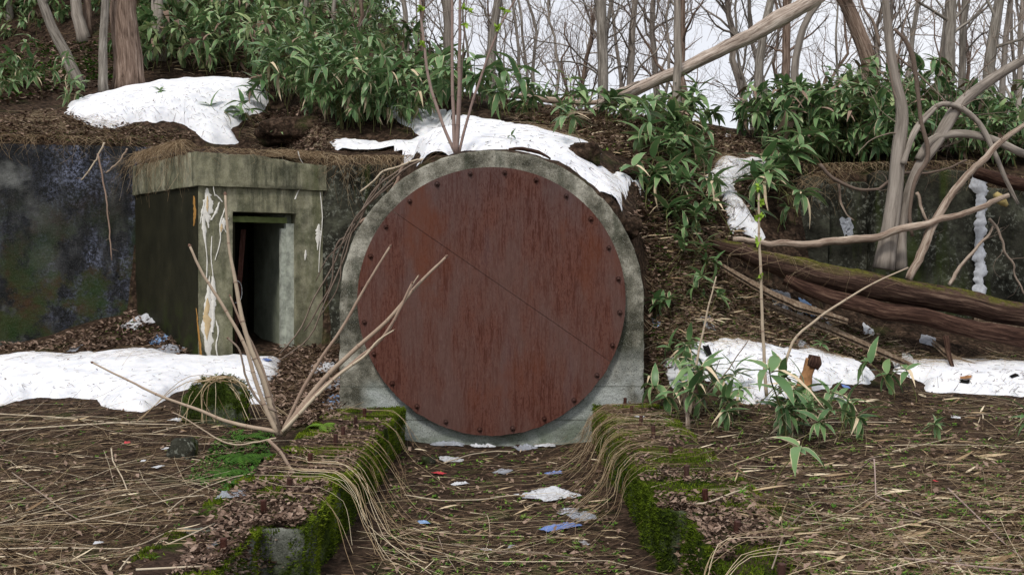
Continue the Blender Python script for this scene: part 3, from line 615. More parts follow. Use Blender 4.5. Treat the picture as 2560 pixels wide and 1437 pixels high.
gf = Geo().add(*gridbox(fp(1.275, .12, .1), ex * .112, en * .1, zup * 2.13, .05, .006, 12, 1)); part('door_frame', gf, M['paint'], booth, 'peeling pale right jamb of the door frame')
part('door_frame', Geo().add(*gridbox(fp(1.215, .16, .1), ex * .062, en * .09, zup * 2.06, .05, .008, 14, 4)), M['paint'], booth, 'inner door stop with flaked paint')
part('door_frame', Geo().add(*gridbox(fp(.49, .14, 2.235), ex * .8, en * .09, zup * .08, .03, .008, 14, 2)), M['greenpaint'], booth, 'green mossy head of the door frame')
part('door_frame', Geo().add(*gridbox(fp(.49, .14, .1), ex * .06, en * .08, zup * 2.13, .05, .004, 12, 2)), M['side'], booth, 'dark left jamb of the door frame')
hp = path([fp(.53, .3, 1.42), fp(.64, .3, 1.42), fp(.64, .3, 1.12), fp(.53, .3, 1.12)], 14)
part('handle', Geo().add(*tubes([hp], .008, 6)[:2]), M['foil'], booth)
# lime crusts and cracks
def on_front(u, v, off=.004):
    n = np.array((en[0], en[1], 0)); p0 = fp(0, .03 - off, 0); d = np.array(((u - CU) / F, 1, -(v - CV) / F)); o = np.array((0, 0, EYE)); return o + d * (((p0 - o) @ n) / (d @ n))
def on_side(u, v, off=.006):
    n = np.array((-ew[1], ew[0], 0)); p0 = so - ex * off; d = np.array(((u - CU) / F, 1, -(v - CV) / F)); o = np.array((0, 0, EYE)); return o + d * (((p0 - o) @ n) / (d @ n))
def ribbon(pts, wid, nrm, across, n=40, rag=.5, seed=0, dome=.0035):
    c = path(pts, n); w = np.interp(np.linspace(0, 1, n), np.linspace(0, 1, len(wid)), wid) / 2; k = np.arange(n)
    q = np.stack([k * .0, k * 1., np.full(n, seed)], -1); wa = w * (1 + rag * 2.6 * fbm(q, .35, 4, seed)); wb = w * (1 + rag * 2.6 * fbm(q, .4, 4, seed + 9))
    V = np.stack([c - across * wa[:, None] - nrm * .004, c - across * wa[:, None] * .6 + nrm * dome * .7, c + nrm * dome, c + across * wb[:, None] * .6 + nrm * dome * .7, c + across * wb[:, None] - nrm * .004], 1)
    return V, grid_faces(n, 5)
pxm = 15 / F
gc, gcr, gor = Geo(), Geo(), Geo()
for k, (pts, w) in enumerate(([[(517,470),(521,500),(518,540),(522,570)], (4,16,22,26,10,2)], [[(508,540),(510,570),(514,610),(518,650),(516,700)], (8,10,4,2,3,2)], [[(549,505),(540,530),(528,550)], (3,7,5)],
   [[(560,545),(556,570),(553,582)], (4,12,10,3)], [[(563,520),(551,560),(551,600),(538,650)], (3,4,3,2)], [[(537,485),(548,495),(556,505)], (3,5,3)], [[(524,690),(521,740),(518,800),(519,850),(523,900)], (2,10,24,26,22,3)],
   [[(532,690),(534,730),(533,780),(531,830)], (6,14,10,6)], [[(540,800),(546,830),(541,860),(545,900)], (2,5,3,4,2)], [[(797,560),(796,590),(794,625)], (4,13,15,5,2)], [[(765,625),(763,650)], (3,7,2)], [[(738,498),(745,480),(752,470)], (4,3,2)],
   [[(527,400),(524,430),(520,465)], (3,4,3)], [[(538,410),(536,440),(534,470),(538,490)], (2,3,2,2)], [[(605,395),(609,420),(613,440)], (2,6,3,2)], [[(530,590),(528,640),(533,690)], (2,3,2)], [[(570,590),(560,560),(572,545)], (2,3,2)],
   [[(801,480),(806,540),(800,620),(797,680)], (2,3,2,2)], [[(500,560),(508,520),(512,500)], (1,4,4)], [[(745,378+0),(752,400),(760,412)], (2,2,1)])):
    z_off = .045 if pts[0][1] < 468 else .006
    V, Fc = ribbon([on_front(a, b, z_off) for a, b in pts], [x * pxm for x in w], -en, ex, 46, .55, k); gc.add(V, Fc)
for k, (pts, w) in enumerate(([[(519,745),(518,800),(518,850)], (2,12,14,10,2)], [[(555,560),(553,580)], (2,7,3)], [[(519,490),(519,530)], (2,5,6,2)])):
    V, Fc = ribbon([on_front(a, b, .013) for a, b in pts], [x * pxm for x in w], -en, ex, 30, .7, k + 40); gcr.add(V, Fc)
for k, (pts, w) in enumerate(([[(484,490),(486,520),(484,565)], (3,12,9,3)], [[(492,795),(498,850),(502,890)], (2,7,9,10)], [[(490,770),(494,800)], (2,3)])):
    V, Fc = ribbon([on_side(a, b) for a, b in pts], [x * pxm * 1.3 for x in w], -ex, ew, 30, .7, k + 60); gor.add(V, Fc)
part('lime_crust', gc, M['crust'], booth, 'white lime streaks weeping from the cracks', 'stuff'); part('lime_crust', gcr, M['cream'], booth, 'cream coloured middle of the lime streaks', 'stuff'); part('lime_crust', gor, M['ochre'], booth, 'orange crust on the dark side wall', 'stuff')
gm = Geo(); a, b = np.meshgrid(np.linspace(0, 1, 30), np.linspace(0, 1, 30), indexing='ij')
V = C0[None, None] + ex * ((a[..., None] * .9 + .05) * wl) + ew * ((b[..., None] * .9 + .03) * sl); V[..., 2] = 3.15 + .16 * (np.sin(a * np.pi) ** .4) * smooth(b * 3) + fbm(V, 5, 3, 3) * .1 * smooth(b * 4)
part('soil_cover', gm.add(V, grid_faces(30, 30)), M['soil'], booth)

# ---------------------------------------------------------------- retaining walls
def wall(name, label, pieces, mat, loc, amp=.03, step=.07):
    w = thing(name, label, 'wall', loc)
    for i, (o, a, b, c, *l) in enumerate(pieces):
        part('wall_panel', Geo().add(*gridbox(o, a, b, c, step, amp, 2.5, 20 + i, .01)), mat, w, l[0] if l else None)
    return w
wd = norm(np.array((1, .25, 0.)))
w1 = wall('retaining_wall', 'wet black retaining wall with moss and bluish stains, left of the booth', [((-14.2, 16.3 + .25 * (-14.2 + 5.73), -.4), wd * 9.3, np.array((0, .35, 0)), zup * 3.84)], M['wet'], (-8, 15.7, 0), .035, .06)
w2 = wall('retaining_wall', 'dark retaining wall hung with roots between the booth and the arch', [((-2.78, 15.42, -.3), np.array((2.3, 0, 0)), np.array((0, .35, 0)), zup * 3.38)], M['old'], (-2.2, 15.5, 0))
w3 = thing('bunker_wall', 'ruined lichen-spotted concrete wall behind the twin grey trunks', 'wall', (5.5, 15.3, .4))
for i, (x0, x1, y0, z1, lb) in enumerate(((4.02, 4.47, 15.22, 2.90, 'narrow pillar with a green streak'), (4.47, 5.1, 15.45, 2.82, 'recessed dark panel'), (5.1, 6.6, 15.18, 2.98, 'wide panel mottled with lichen'), (6.6, 13, 15.5, 2.75, 'recessed panel beyond the broken corner'))):
    part('wall_panel', Geo().add(*gridbox((x0, y0, -.2), np.array((x1 - x0, 0, 0)), np.array((0, .45 if y0 < 15.4 else .3, 0)), zup * (z1 + .2), .06, .045, 2.2, 40, .03)), M['old'], w3, lb)
gi = Geo(); V, Fc = ribbon([(6.52, 15.16, 2.98), (6.56, 15.12, 2.6), (6.55, 15.13, 1.9), (6.55, 15.12, 1.2)], (.22, .2, .13, .16, .12, .18, .14, .2), np.array((0, -1., 0)), np.array((1., 0, 0)), 90, .5, 5, .06); gi.add(V + vfbm(V, 9, 3, 3) * .05, Fc)
part('lime_crust', gi, M['ice'], w3, 'white icy streak down the broken corner')

# ---------------------------------------------------------------- the two concrete footings with their bolts
FOOTV = {}
def footing(name, label, boxes, xb, vs, u0sign, org):
    t = thing(name, label, 'concrete footing', org)
    g = Geo()
    for (o, a, b, c) in boxes:
        V, Fc = gridbox(o, a, b, c, .025, 0, 1, 0, .02); side = (V[:, 2] < -.03)
        V = V + vfbm(V, 3.2, 3, 3) * np.where(side, .09, .05)[:, None] + vfbm(V, 14, 2, 5) * .03
        g.add(V, Fc)
    FOOTV[xb] = np.concatenate(g.V)
    part('concrete_block', g, M['footing'], t)
    prof = [(.001, .115), (.016, .112)] + [x for k in range(9) for x in ((.0215, .105 - k * .011), (.017, .0995 - k * .011))] + [(.02, 0), (.02, -.06)]
    bm = Geo().add(*lathe(prof, 12, 2)).mesh('anchor_bolt', M['bolt'])
    for v in vs:
        y = 1.45 * F / (v - CV + .001); o = link('anchor_bolt', bm, t); o.location = (xb + RS.uniform(-.02, .02) - org[0], y - org[1], RS.uniform(-.035, .0) - org[2] + .01)
        o.rotation_euler = (RS.uniform(-.06, .06), RS.uniform(-.06, .06), RS.uniform(0, 6))
    return t
E = lambda x, y, z: np.array((x, y, z), float)
foot_l = footing('concrete_footing', 'mossy concrete footing with rusty anchor bolts beside the bare pale shrub', [(E(-1.97, 6.3, -.75), E(.75, 0, 0), E(0, 5.9, 0), zup * .75), (E(-1.97, 2.6, -.75), E(.5, 0, 0), E(0, 3.695, 0), zup * .74)], -1.53, [1045, 1066, 1097, 1118, 1170, 1228, 1290, 1385], 1, (-1.6, 8, -.47))
foot_r = footing('concrete_footing', 'mossy concrete footing draped with dry straw, next to the dwarf bamboo', [(E(.93, 6.75, -.75), E(.75, 0, 0), E(0, 5.6, 0), zup * .75), (E(1.06, 2.6, -.75), E(.62, 0, 0), E(0, 4.145, 0), zup * .735)], 1.27, [1018, 1040, 1068, 1097, 1144, 1200, 1258, 1340, 1460], 1, (1.3, 8, -.47))

# ---------------------------------------------------------------- trees: tapered trunk, limbs, twigs
def branches(start, d, L, r0, K, wob, lift, rs, tip=.3):
    """batch of wandering branches: start, d (N,3)"""
    N = len(start); L = np.broadcast_to(L, (N,)); r0 = np.broadcast_to(r0, (N,)); p = start.copy(); d = norm(d.copy()); out = [p.copy()]
    for k in range(K - 1):
        d = norm(d + rs.normal(0, wob, (N, 3)) + np.array((0, 0, lift))); p = p + d * (L / (K - 1))[:, None]; out.append(p.copy())
    Pt = np.stack(out, 1); R = r0[:, None] * np.linspace(1, tip, K)[None] ** .9
    return Pt, R
def kids(Pt, R, n, lo, hi, ang, rs, up=.3):
    N, K, _ = Pt.shape; i = np.repeat(np.arange(N), n); t = rs.uniform(lo, hi, N * n) * (K - 1.001); k = t.astype(int); f = (t - k)[:, None]
    s = Pt[i, k] * (1 - f) + Pt[i, k + 1] * f; T = norm(Pt[i, k + 1] - Pt[i, k]); r = R[i, k] * (1 - f[:, 0]) + R[i, k + 1] * f[:, 0]
    rnd = norm(rs.normal(0, 1, (N * n, 3))); rnd = norm(rnd - T * (rnd * T).sum(1, keepdims=True))
    return s, norm(T * math.cos(ang) + rnd * math.sin(ang) + np.array((0, 0, up))), r
TW = 'twig'
def tree_geo(trunk, R, limbs, rs, lo=.25, llen=1.6, sub=5, tw=4, twig_len=.5, S=9, flut=.12, rl=.35, minr=.004):
    g1_, g2_ = Geo(), Geo(); V, Fc, n = tubes(trunk[None], np.asarray(R)[None], S, True, flut); g1_.add(V, Fc, rs.uniform(.3, .7))
    if limbs:
        s, d, r = kids(trunk[None], np.asarray(R)[None], limbs, lo, .97, 1.0, rs, .35); P1, R1 = branches(s, d, llen * rs.uniform(.5, 1.2, len(s)), np.maximum(r * rl, .008), 8, .2, .06, rs)
        V, Fc, n = tubes(P1, R1, 5); g1_.add(V, Fc, rs.uniform(.3, .7))
        s, d, r = kids(P1, R1, sub, .2, .98, .8, rs, .2); P2, R2 = branches(s, d, llen * .45 * rs.uniform(.4, 1.2, len(s)), np.maximum(r * .5, minr * 1.6), 6, .25, .05, rs)
        V, Fc, n = tubes(P2, R2, 3); g2_.add(V, Fc, np.repeat(rs.uniform(.2, .8, len(P2)), n))
        if tw:
            s, d, r = kids(P2, R2, tw, .2, 1, .7, rs, .15); P3, R3 = branches(s, d, twig_len * rs.uniform(.4, 1.1, len(s)), minr, 4, .28, .04, rs)
            V, Fc, n = tubes(P3, R3, 3); g2_.add(V, Fc, np.repeat(rs.uniform(.2, .8, len(P3)), n))
    return g1_, g2_
def px_tree(label, pts, Y, w0, w1, mat='bark_grey', limbs=8, lo=.3, llen=1.5, sub=4, tw=3, grow=3.5, name='bare_tree', group=None, seed=0, K=22, cat='tree'):
    yg = g1(pts[0][0], pts[0][1], H)[1]
    if yg < Y and yg > 14: Y = yg
    rs = np.random.RandomState(seed + 50); q = [P(u, v, Y) for u, v in pts]; base = q[0].copy(); base[2] = H(base[0], base[1]) - .05 if Y > 9 else base[2]
    if base[2] < q[0][2] - 1.2: base[2] = q[0][2] - 1.2
    q = [base] + q[(1 if len(q) > 2 else 1):]
    d = norm(q[-1] - q[-2]); q.append(q[-1] + norm(d + np.array((0, 0, .6))) * grow); w = [w0, w1]
    c = path(q, K); c[1:-1] += rs.normal(0, .008, (K - 2, 3)); zz = np.linspace(0, 1, K); ztop = max(.15, 1 - grow / (np.linalg.norm(np.diff(c, axis=0), axis=1).sum()))
    R = np.interp(zz, [0, .06, ztop, 1], [w0 * 1.25, w0, w1, w1 * .3]) * Y / F / 2
    a, b = tree_geo(c, R, limbs, rs, lo, llen, sub, tw)
    t = thing(name, label, cat, c[0], group); part('trunk', a, M[mat], t)
    if limbs: part('crown', b, M['fartwig'], t)
    return t
T_ = [
 ('thick brown furrowed tree at the left, biggest trunk on the slope', [(322,195),(316,100),(308,0)], 20, 70, 62, 'bark_brown', 3, .8, 17),
 ('slim straight grey tree just left of the thick brown trunk', [(259,200),(257,100),(264,0)], 19.6, 22, 19, 'bark_grey', 2, .7, 18),
 ('grey tree bending left from its base beside the slim straight one', [(200,180),(170,150),(140,90),(105,0)], 19.8, 30, 22, 'bark_grey', 3, .5, 19),
 ('pale tree standing behind the bent grey one', [(212,105),(200,60),(190,0)], 25, 30, 26, 'bark_pale', 3, .7, 20),
 ('reddish tree between the pale tree and the slim grey one', [(222,90),(219,40),(218,0)], 26, 20, 18, 'bark_brown', 2, .7, 21),
 ('blurred grey tree behind the right side of the thick brown trunk', [(398,150),(396,70),(394,0)], 25, 32, 28, 'bark_pale', 3, .7, 22),
 ('thin pale tree in the bamboo, right of the blurred grey tree', [(446,60),(445,30),(443,0)], 27, 14, 12, 'bark_pale', 3, .5, 23),
 ('thinner of the two pale poles in the bamboo', [(474,70),(475,30),(476,0)], 27, 9, 8, 'bark_grey', 3, .5, 24),
 ('pale tree at the far left edge of the wood', [(26,60),(22,20),(18,0)], 27, 18, 15, 'bark_pale', 3, .5, 25),
 ('pale crooked tree rising out of the bamboo left of the tall suckers', [(1020,70),(1012,35),(1008,0)], 25, 14, 12, 'bark_pale', 5, .4, 26),
 ('broad pale trunk behind the tall suckers on the arch', [(1122,110),(1120,50),(1118,0)], 26, 26, 24, 'bark_pale', 4, .5, 27),
 ('leaning grey trunk right of the tall suckers', [(1225,140),(1235,70),(1246,0)], 26, 26, 20, 'bark_grey', 5, .4, 28),
 ('stout mossy grey trunk standing alone above the leaning dead log', [(1507,200),(1506,100),(1502,0)], 22, 27, 26, 'bark_grey', 6, .4, 29),
 ('pale slender trunk right of the stout mossy one', [(1573,220),(1580,100),(1586,0)], 23.5, 20, 15, 'bark_pale', 8, .3, 30),
 ('two-toned straight trunk crossed by the leaning dead log', [(1693,295),(1694,150),(1692,0)], 17.2, 21, 17, 'bark_pale', 6, .4, 31),
 ('forked grey trunk with a bend, right of the log-crossed tree', [(1895,215),(1900,140),(1912,70),(1928,0)], 22, 24, 20, 'bark_grey', 7, .3, 32),
 ('straight brown trunk rising behind the top of the dead log', [(1965,190),(1966,90),(1968,0)], 22, 22, 20, 'bark_brown', 6, .4, 33),
 ('pale twisted trunk leaning right beneath the broken end of the log', [(1992,190),(1998,110),(2018,50),(2050,0)], 21, 22, 16, 'bark_pale', 6, .4, 34),
 ('dark leaning trunk above the middle of the bamboo mound', [(2185,240),(2165,130),(2135,50),(2108,0)], 19, 42, 33, 'bark_brown', 5, .5, 35),
 ('furrowed grey trunk, left one of a close pair', [(2373,225),(2374,120),(2378,0)], 20, 27, 26, 'bark_grey', 6, .4, 36),
 ('thinner trunk, right one of the close pair', [(2402,250),(2406,120),(2412,0)], 20.5, 18, 16, 'bark_grey', 6, .4, 37),
 ('stout grey trunk near the right border, tilted to the right', [(2468,300),(2478,130),(2500,0)], 19, 30, 24, 'bark_grey', 6, .4, 38),
 ('slender trunk hugging the stout tilted one', [(2500,280),(2512,130),(2525,0)], 20.5, 16, 13, 'bark_pale', 7, .3, 39),
 ('thin trunk at the very right border of the wood', [(2545,300),(2550,130),(2556,0)], 21, 14, 12, 'bark_pale', 7, .3, 40),
]
for lb, pts, Y, a, b, mt, nl, lo, sd in T_:
    px_tree(lb, pts, Y, a, b, mt, nl + 3, lo * .6, 1.6, 4, 3, 3.5, seed=sd)
# the thin forest behind: a few kinds of saplings, each copied
protos = []
for k in range(7):
    rs = np.random.RandomState(300 + k); K = 16; h = rs.uniform(6.5, 9); c = np.zeros((K, 3)); c[:, 2] = np.linspace(-.3, h, K); c[:, :2] = np.cumsum(rs.normal(0, .07 + .03 * (k % 3), (K, 2)), 0) + np.linspace(0, 1, K)[:, None] * rs.uniform(-1.2, 1.2, 2)
    r = rs.uniform(.05, .10); R = r * np.linspace(1.1, .3, K); a, b = tree_geo(c, R, 20 if k % 2 else 15, rs, .1, 2.0, 5, 3, .7, 7, .1, .45, .005)
    t = thing('forest_tree', None, 'tree', (0, 0, 0)); part('trunk', a, M[('bark_grey', 'bark_pale', 'bark_brown')[k % 3]], t); part('crown', b, M['fartwig'], t); protos.append(t)
rs = np.random.RandomState(77); used = set(); n_t = 0
MARKS = [(-250,'the left border'),(60,'the leftmost pale trunk'),(212,'the tree behind the bent one'),(395,'the blurred grey trunk'),(700,'the bamboo crest'),(1020,'the pale crooked tree'),(1122,'the trunk behind the suckers'),(1235,'the leaning grey trunk'),(1370,'the thicket centre'),(1506,'the stout mossy trunk'),
 (1580,'the pale slender trunk'),(1693,'the two-toned trunk'),(1905,'the forked grey trunk'),(1966,'the straight brown trunk'),(2150,'the dark leaning trunk'),(2240,'the twin-stem tree'),(2375,'the close pair of trunks'),(2475,'the stout tilted trunk'),(2720,'the right border')]
NUM = [3,3,3,0,3,3,4,5,6,2,3,3,2,2,2,4,3,5]
for (u0, la), (u1, lb_), n in zip(MARKS, MARKS[1:], NUM):
    left = u1 < 800; y0, y1 = (27, 42) if left else (23, 43)
    for i in range(n):
        u = u0 + (u1 - u0) * (i + rs.uniform(0, 1)) / n; Y = y0 + (y1 - y0) * rs.uniform(0, 1) ** 1.4; k = rs.randint(7); x = (u - CU) * Y / F
        t = protos[k] if k not in used else copy_tree(protos[k]); used.add(k)
        t.location = (x, Y, float(H(x, Y)) - .1); t.rotation_euler = (rs.normal(0, .05), rs.normal(0, .07), rs.uniform(0, 6.28)); s_ = rs.uniform(.55, 1.15); t.scale = (s_, s_, rs.uniform(.8, 1.1) * s_ + .15)
        t['label'] = 'thin far tree between ' + la + ' and ' + lb_; t['group'] = 'thin bare trees of the far wood'
for k in range(7):
    if k not in used:
        for ch in list(protos[k].children): bpy.data.objects.remove(ch)
        bpy.data.objects.remove(protos[k])

# near multi-stemmed tree at the right, with every limb the photo shows
def stem_part(name, root, pts, Y, w, mat, K=24, S=8, flut=.08, cap=True, seed=1, yv=None, kink=0, label=None):
    ws = w if hasattr(w, '__len__') else (w, w * .6); Ys = Y if hasattr(Y, '__len__') else [Y] * len(pts); q = [P(u, v, y) for (u, v), y in zip(pts, Ys)]
    c = path(q, K); rs = np.random.RandomState(seed); kn_ = rs.normal(0, kink * 1.4, (K + 6, 3)); kn_ = sum(w_ * kn_[i_:i_ + K] for i_, w_ in enumerate((.1, .2, .4, .2, .1))); c += kn_
    R = np.interp(np.linspace(0, 1, K), np.linspace(0, 1, len(ws)), ws) * np.mean(Ys) / F / 2; V, Fc, n = tubes(c[None], R[None], S, cap, flut, seed)
    return part(name, Geo().add(V, Fc, rs.uniform(.35, .75)), M[mat], root, label), c, R
Yt = 14.0
gt = thing('twin_stem_tree', 'forking pale-barked tree with two main stems in front of the ruined wall', 'tree', P(2215, 665, Yt))
_, ca, Ra = stem_part('trunk', gt, [(2208,672),(2222,590),(2238,470),(2246,380),(2255,275),(2236,190),(2222,90),(2214,0),(2205,-200)], Yt, (54,40,37,34,27,24,19,18,12), 'bark_pale', 34, 12)
_, cb, Rb = stem_part('trunk', gt, [(2250,675),(2252,590),(2266,500),(2296,420),(2335,365),(2400,262),(2470,205),(2560,150),(2700,80)], Yt + .05, (36,25,24,28,33,27,24,21,15), 'bark_pale', 34, 12)
stem_part('limb', gt, [(2296,400),(2330,350),(2400,335),(2470,346),(2560,385),(2680,420)], Yt + .02, (22,21,20,19,16), 'bark_pale', 24, 9)
stem_part('limb', gt, [(2262,400),(2285,330),(2320,285),(2350,262),(2380,262),(2440,300),(2485,380),(2515,450),(2545,510)], Yt - .05, (12,14,13,14,15,14,13,11,8), 'bark_pale', 30, 8, .15, seed=4)
stem_part('limb', gt, [(2258,410),(2268,380),(2290,330),(2340,270)], Yt - .1, (16,11,10,8), 'bark_pale', 20, 8)
stem_part('limb', gt, [(2280,590),(2275,520),(2300,430),(2316,408),(2302,300),(2290,190),(2268,110),(2235,70)], [Yt-.12]*8, (9,9,11,12,10,11,13,7), 'twig', 34, 7, .1, kink=.008)
stem_part('limb', gt, [(2228,90),(2225,60),(2224,30)], Yt, (13,11,6), 'log', 10, 7, .3, label='broken dark stub')
for pts, w in (([(2200,115),(2185,60),(2160,20),(2150,-60)], 9), ([(2236,190),(2262,60),(2290,-30)], 6), ([(2255,275),(2235,230),(2205,130),(2170,110)], 5), ([(2246,330),(2215,335),(2180,350),(2140,390)], 4), ([(2232,130),(2300,190),(2370,260)], 7)):
    stem_part('twig', gt, pts, Yt - .03, (w, w * .5), 'twig', 16, 5, 0, kink=.008)
Pn = np.concatenate([ca[8:], cb[10:]])[None]; rs = np.random.RandomState(5); s, d, r = kids(ca[None], Ra[None], 20, .35, 1, .9, rs, .2); s2, d2, r2 = kids(cb[None], Rb[None], 26, .35, 1, .9, rs, .25)
P1, R1 = branches(np.concatenate([s, s2]), np.concatenate([d, d2]), rs.uniform(.5, 1.8, 46), .006, 9, .22, .02, rs); V, Fc, n = tubes(P1, R1, 4); ctw = Geo().add(V, Fc, np.repeat(rs.uniform(.3, .9, 46), n))
s, d, r = kids(P1, R1, 5, .2, 1, .8, rs, .1); P2, R2 = branches(s, d, rs.uniform(.2, .7, len(s)), .0035, 5, .25, .02, rs); V, Fc, n = tubes(P2, R2, 3); ctw.add(V, Fc, np.repeat(rs.uniform(.3, .9, len(P2)), n)); part('crown', ctw, M['twig'], gt)

def solo_stem(name, label, cat, pts, Y, w, mat, K=24, S=8, flut=.1, kink=0, seed=1, group=None, twigs=0, tl=.3):
    t = thing(name, label, cat, P(*pts[0], Y if not hasattr(Y, '__len__') else Y[0]), group); o, c, R = stem_part('stem', t, pts, Y, w, mat, K, S, flut, True, seed, kink=kink)
    if twigs:
        rs = np.random.RandomState(seed + 9); s, d, r = kids(c[None], R[None], twigs, .15, 1, .9, rs, .1); P1, R1 = branches(s, d, tl * rs.uniform(.4, 1.3, len(s)), .0045, 6, .25, .02, rs); V, Fc, n = tubes(P1, R1, 4); part('twigs', Geo().add(V, Fc, .6), M['twig'], t, kind='stuff')
    return t, c, R
# fallen wood
solo_stem('fallen_tree', 'bleached splintered dead trunk leaning up to the right across the sky', 'dead tree', [(1455,300),(1500,268),(1600,222),(1700,176),(1800,125),(1900,75),(1990,28),(2055,-8)], [17.2,17.3,17.4,17.5,17.6,17.7,17.8,17.9], (22,30,31,33,32,36,44,28), 'snag', 46, 14, .5, .012, 3, None, 12, .4)
solo_stem('broken_branch', 'bleached splinter branch beside the foot of the leaning dead trunk', 'branch', [(1495,262),(1520,240),(1560,222),(1600,204)], 17.2, (14,12,9,5), 'snag', 16, 7, .3, .01, 4)
solo_stem('fallen_log', 'grey-brown log lying in the leaves left of the leaning dead trunk', 'log', [(1245,236),(1300,240),(1370,250),(1440,256),(1520,252)], 17.4, (12,15,16,14,10), 'bleach', 24, 8, .3, .01, 5, None, 8, .5)
solo_stem('broken_branch', 'short forked root stub below the leaning dead trunk', 'branch', [(1405,320),(1425,295),(1440,262)], 17.0, (6,9,10), 'bleach', 14, 6, .2, .01, 6)
solo_stem('fallen_log', 'mossy rotten log, upper of the two lying before the ruined wall', 'log', [(1785,608),(1830,622),(1900,645),(2030,682),(2160,708),(2300,736),(2430,762),(2560,785),(2760,820)], [13.9,13.8,13.7,13.6,13.5,13.4,13.4,13.3,13.3], (30,46,60,66,64,60,58,56,52), 'moss_log', 60, 20, .28, .01, 7)[0]
solo_stem('fallen_log', 'bare brown log, lower of the two lying before the ruined wall', 'log', [(1960,700),(2060,738),(2180,768),(2300,792),(2420,818),(2560,843),(2760,875)], [13.6,13.5,13.4,13.3,13.2,13.1,13.1], (30,40,44,44,46,46,42), 'log', 46, 16, .22, .01, 8)
solo_stem('pale_branch', 'long pale debarked branch lying level behind the twin stems', 'branch', [(1835,600),(1950,608),(2090,603),(2190,592),(2270,570),(2345,552),(2420,530),(2480,506),(2522,487)], [13.9,13.9,13.9,13.8,13.7,13.7,13.7,13.7,13.7], (14,17,18,19,19,18,17,15,12), 'bleach', 60, 9, .35, .012, 9)
solo_stem('leaning_branch', 'grey dead branch leaning up to the right past the twin stems', 'branch', [(2272,698),(2300,640),(2335,560),(2390,470),(2450,405),(2510,350),(2590,290)], 13.75, (20,22,20,18,16,14,10), 'bleach', 40, 9, .25, .012, 10, None, 6, .5)
solo_stem('leaning_branch', 'thin crooked branch propped below the icy streak', 'branch', [(2375,712),(2400,670),(2440,620),(2476,585),(2488,560)], 13.9, (10,9,8,5), 'bleach', 20, 6, .2, .01, 11, None, 4, .4)
solo_stem('leaning_branch', 'short dead branch between the twin stems and the wide wall panel', 'branch', [(2290,480),(2305,520),(2322,560),(2335,590)], 13.85, (9,8,7,4), 'bleach', 14, 6, .2, .01, 12)
solo_stem('hanging_root', 'wavy root hanging over the recessed wall panel with a plastic bag on it', 'root', [(2094,450),(2100,490),(2105,515),(2120,540),(2135,550)], 15.0, (6,6,5,3), 'bleach', 18, 5, .1, .008, 13)
solo_stem('leaning_branch', 'brown branch arching over the top of the ruined wall', 'branch', [(2050,410),(2080,445),(2130,470),(2190,475),(2250,440),(2330,430),(2420,400)], 14.9, (9,9,8,7,6,5), 'twig', 34, 6, .15, .012, 14, None, 8, .4)
solo_stem('rock_shrub', 'hanging brown vine at the right border below the yellow broken wood', 'vine', [(2475,545),(2500,590),(2520,640),(2545,700),(2580,760)], 13.9, (8,6,5,4), 'twig', 24, 5, .1, .02, 15, None, 5, .4)
yb = thing('broken_log_end', 'broken log end with yellow wood at the tip of the long pale branch', 'log', P(2500, 505, 14.1)); stem_part('wood', yb, [(2488,484),(2502,500),(2518,514)], 14.1, (14,28,10), 'yellow', 10, 9, .5)
stem_part('bark', yb, [(2440,430),(2500,450),(2600,470)], 14.5, (30,34,34), 'log', 14, 10, .2)
solo_stem('tilted_post', 'short dark post propping the lower log', 'post', [(2364,838),(2376,900),(2385,930)], 13.0, (16,13,8), 'log', 12, 7, .2, .01, 16)
for k, (a, b, c_, w, lb) in enumerate((((1800,660),(1960,745),(2120,800),26,'pale split slab lying under the mossy log'), ((1880,745),(2100,830),(2310,925),20,'long thin slab on the slope below the logs'), ((2330,850),(2400,900),(2450,915),26,'broad rotten slab by the snow edge, below the lower log'))):
    t = thing('wood_slab', lb, 'slab', P(*a, 13.3)); q = [P(*a, 13.5), P(*b, 13.25), P(*c_, 13.1)]; cc = path(q, 24); V, Fc = ribbon(cc, (w*.4*.005, w*.005, w*.006, w*.005, w*.002), norm(np.array((.1, -.6, 1.))), norm(np.array((.2, 1, .5))), 24, .4, k, .02); Vb = V + np.array((0, .02, -.04)); part('board', Geo().add(V, Fc).add(Vb, Fc[:, ::-1]), M['plank'], t)
for k in range(4):
    solo('weathered_board', Geo().add(*gridbox(P(2430 + k * 6, 788 + k * 11, 14.3), np.array((1.6, .15, -.12)), np.array((.02, .12, 0)), np.array((0, 0, .045)), .06, .006, 6, k)), M['plank'], ('topmost', 'second', 'third', 'lowest')[k] + ' of the weathered boards stacked behind the log at the right border', 'board', 'weathered boards behind the logs', origin=tuple(P(2430, 790 + k * 11, 14.3)))

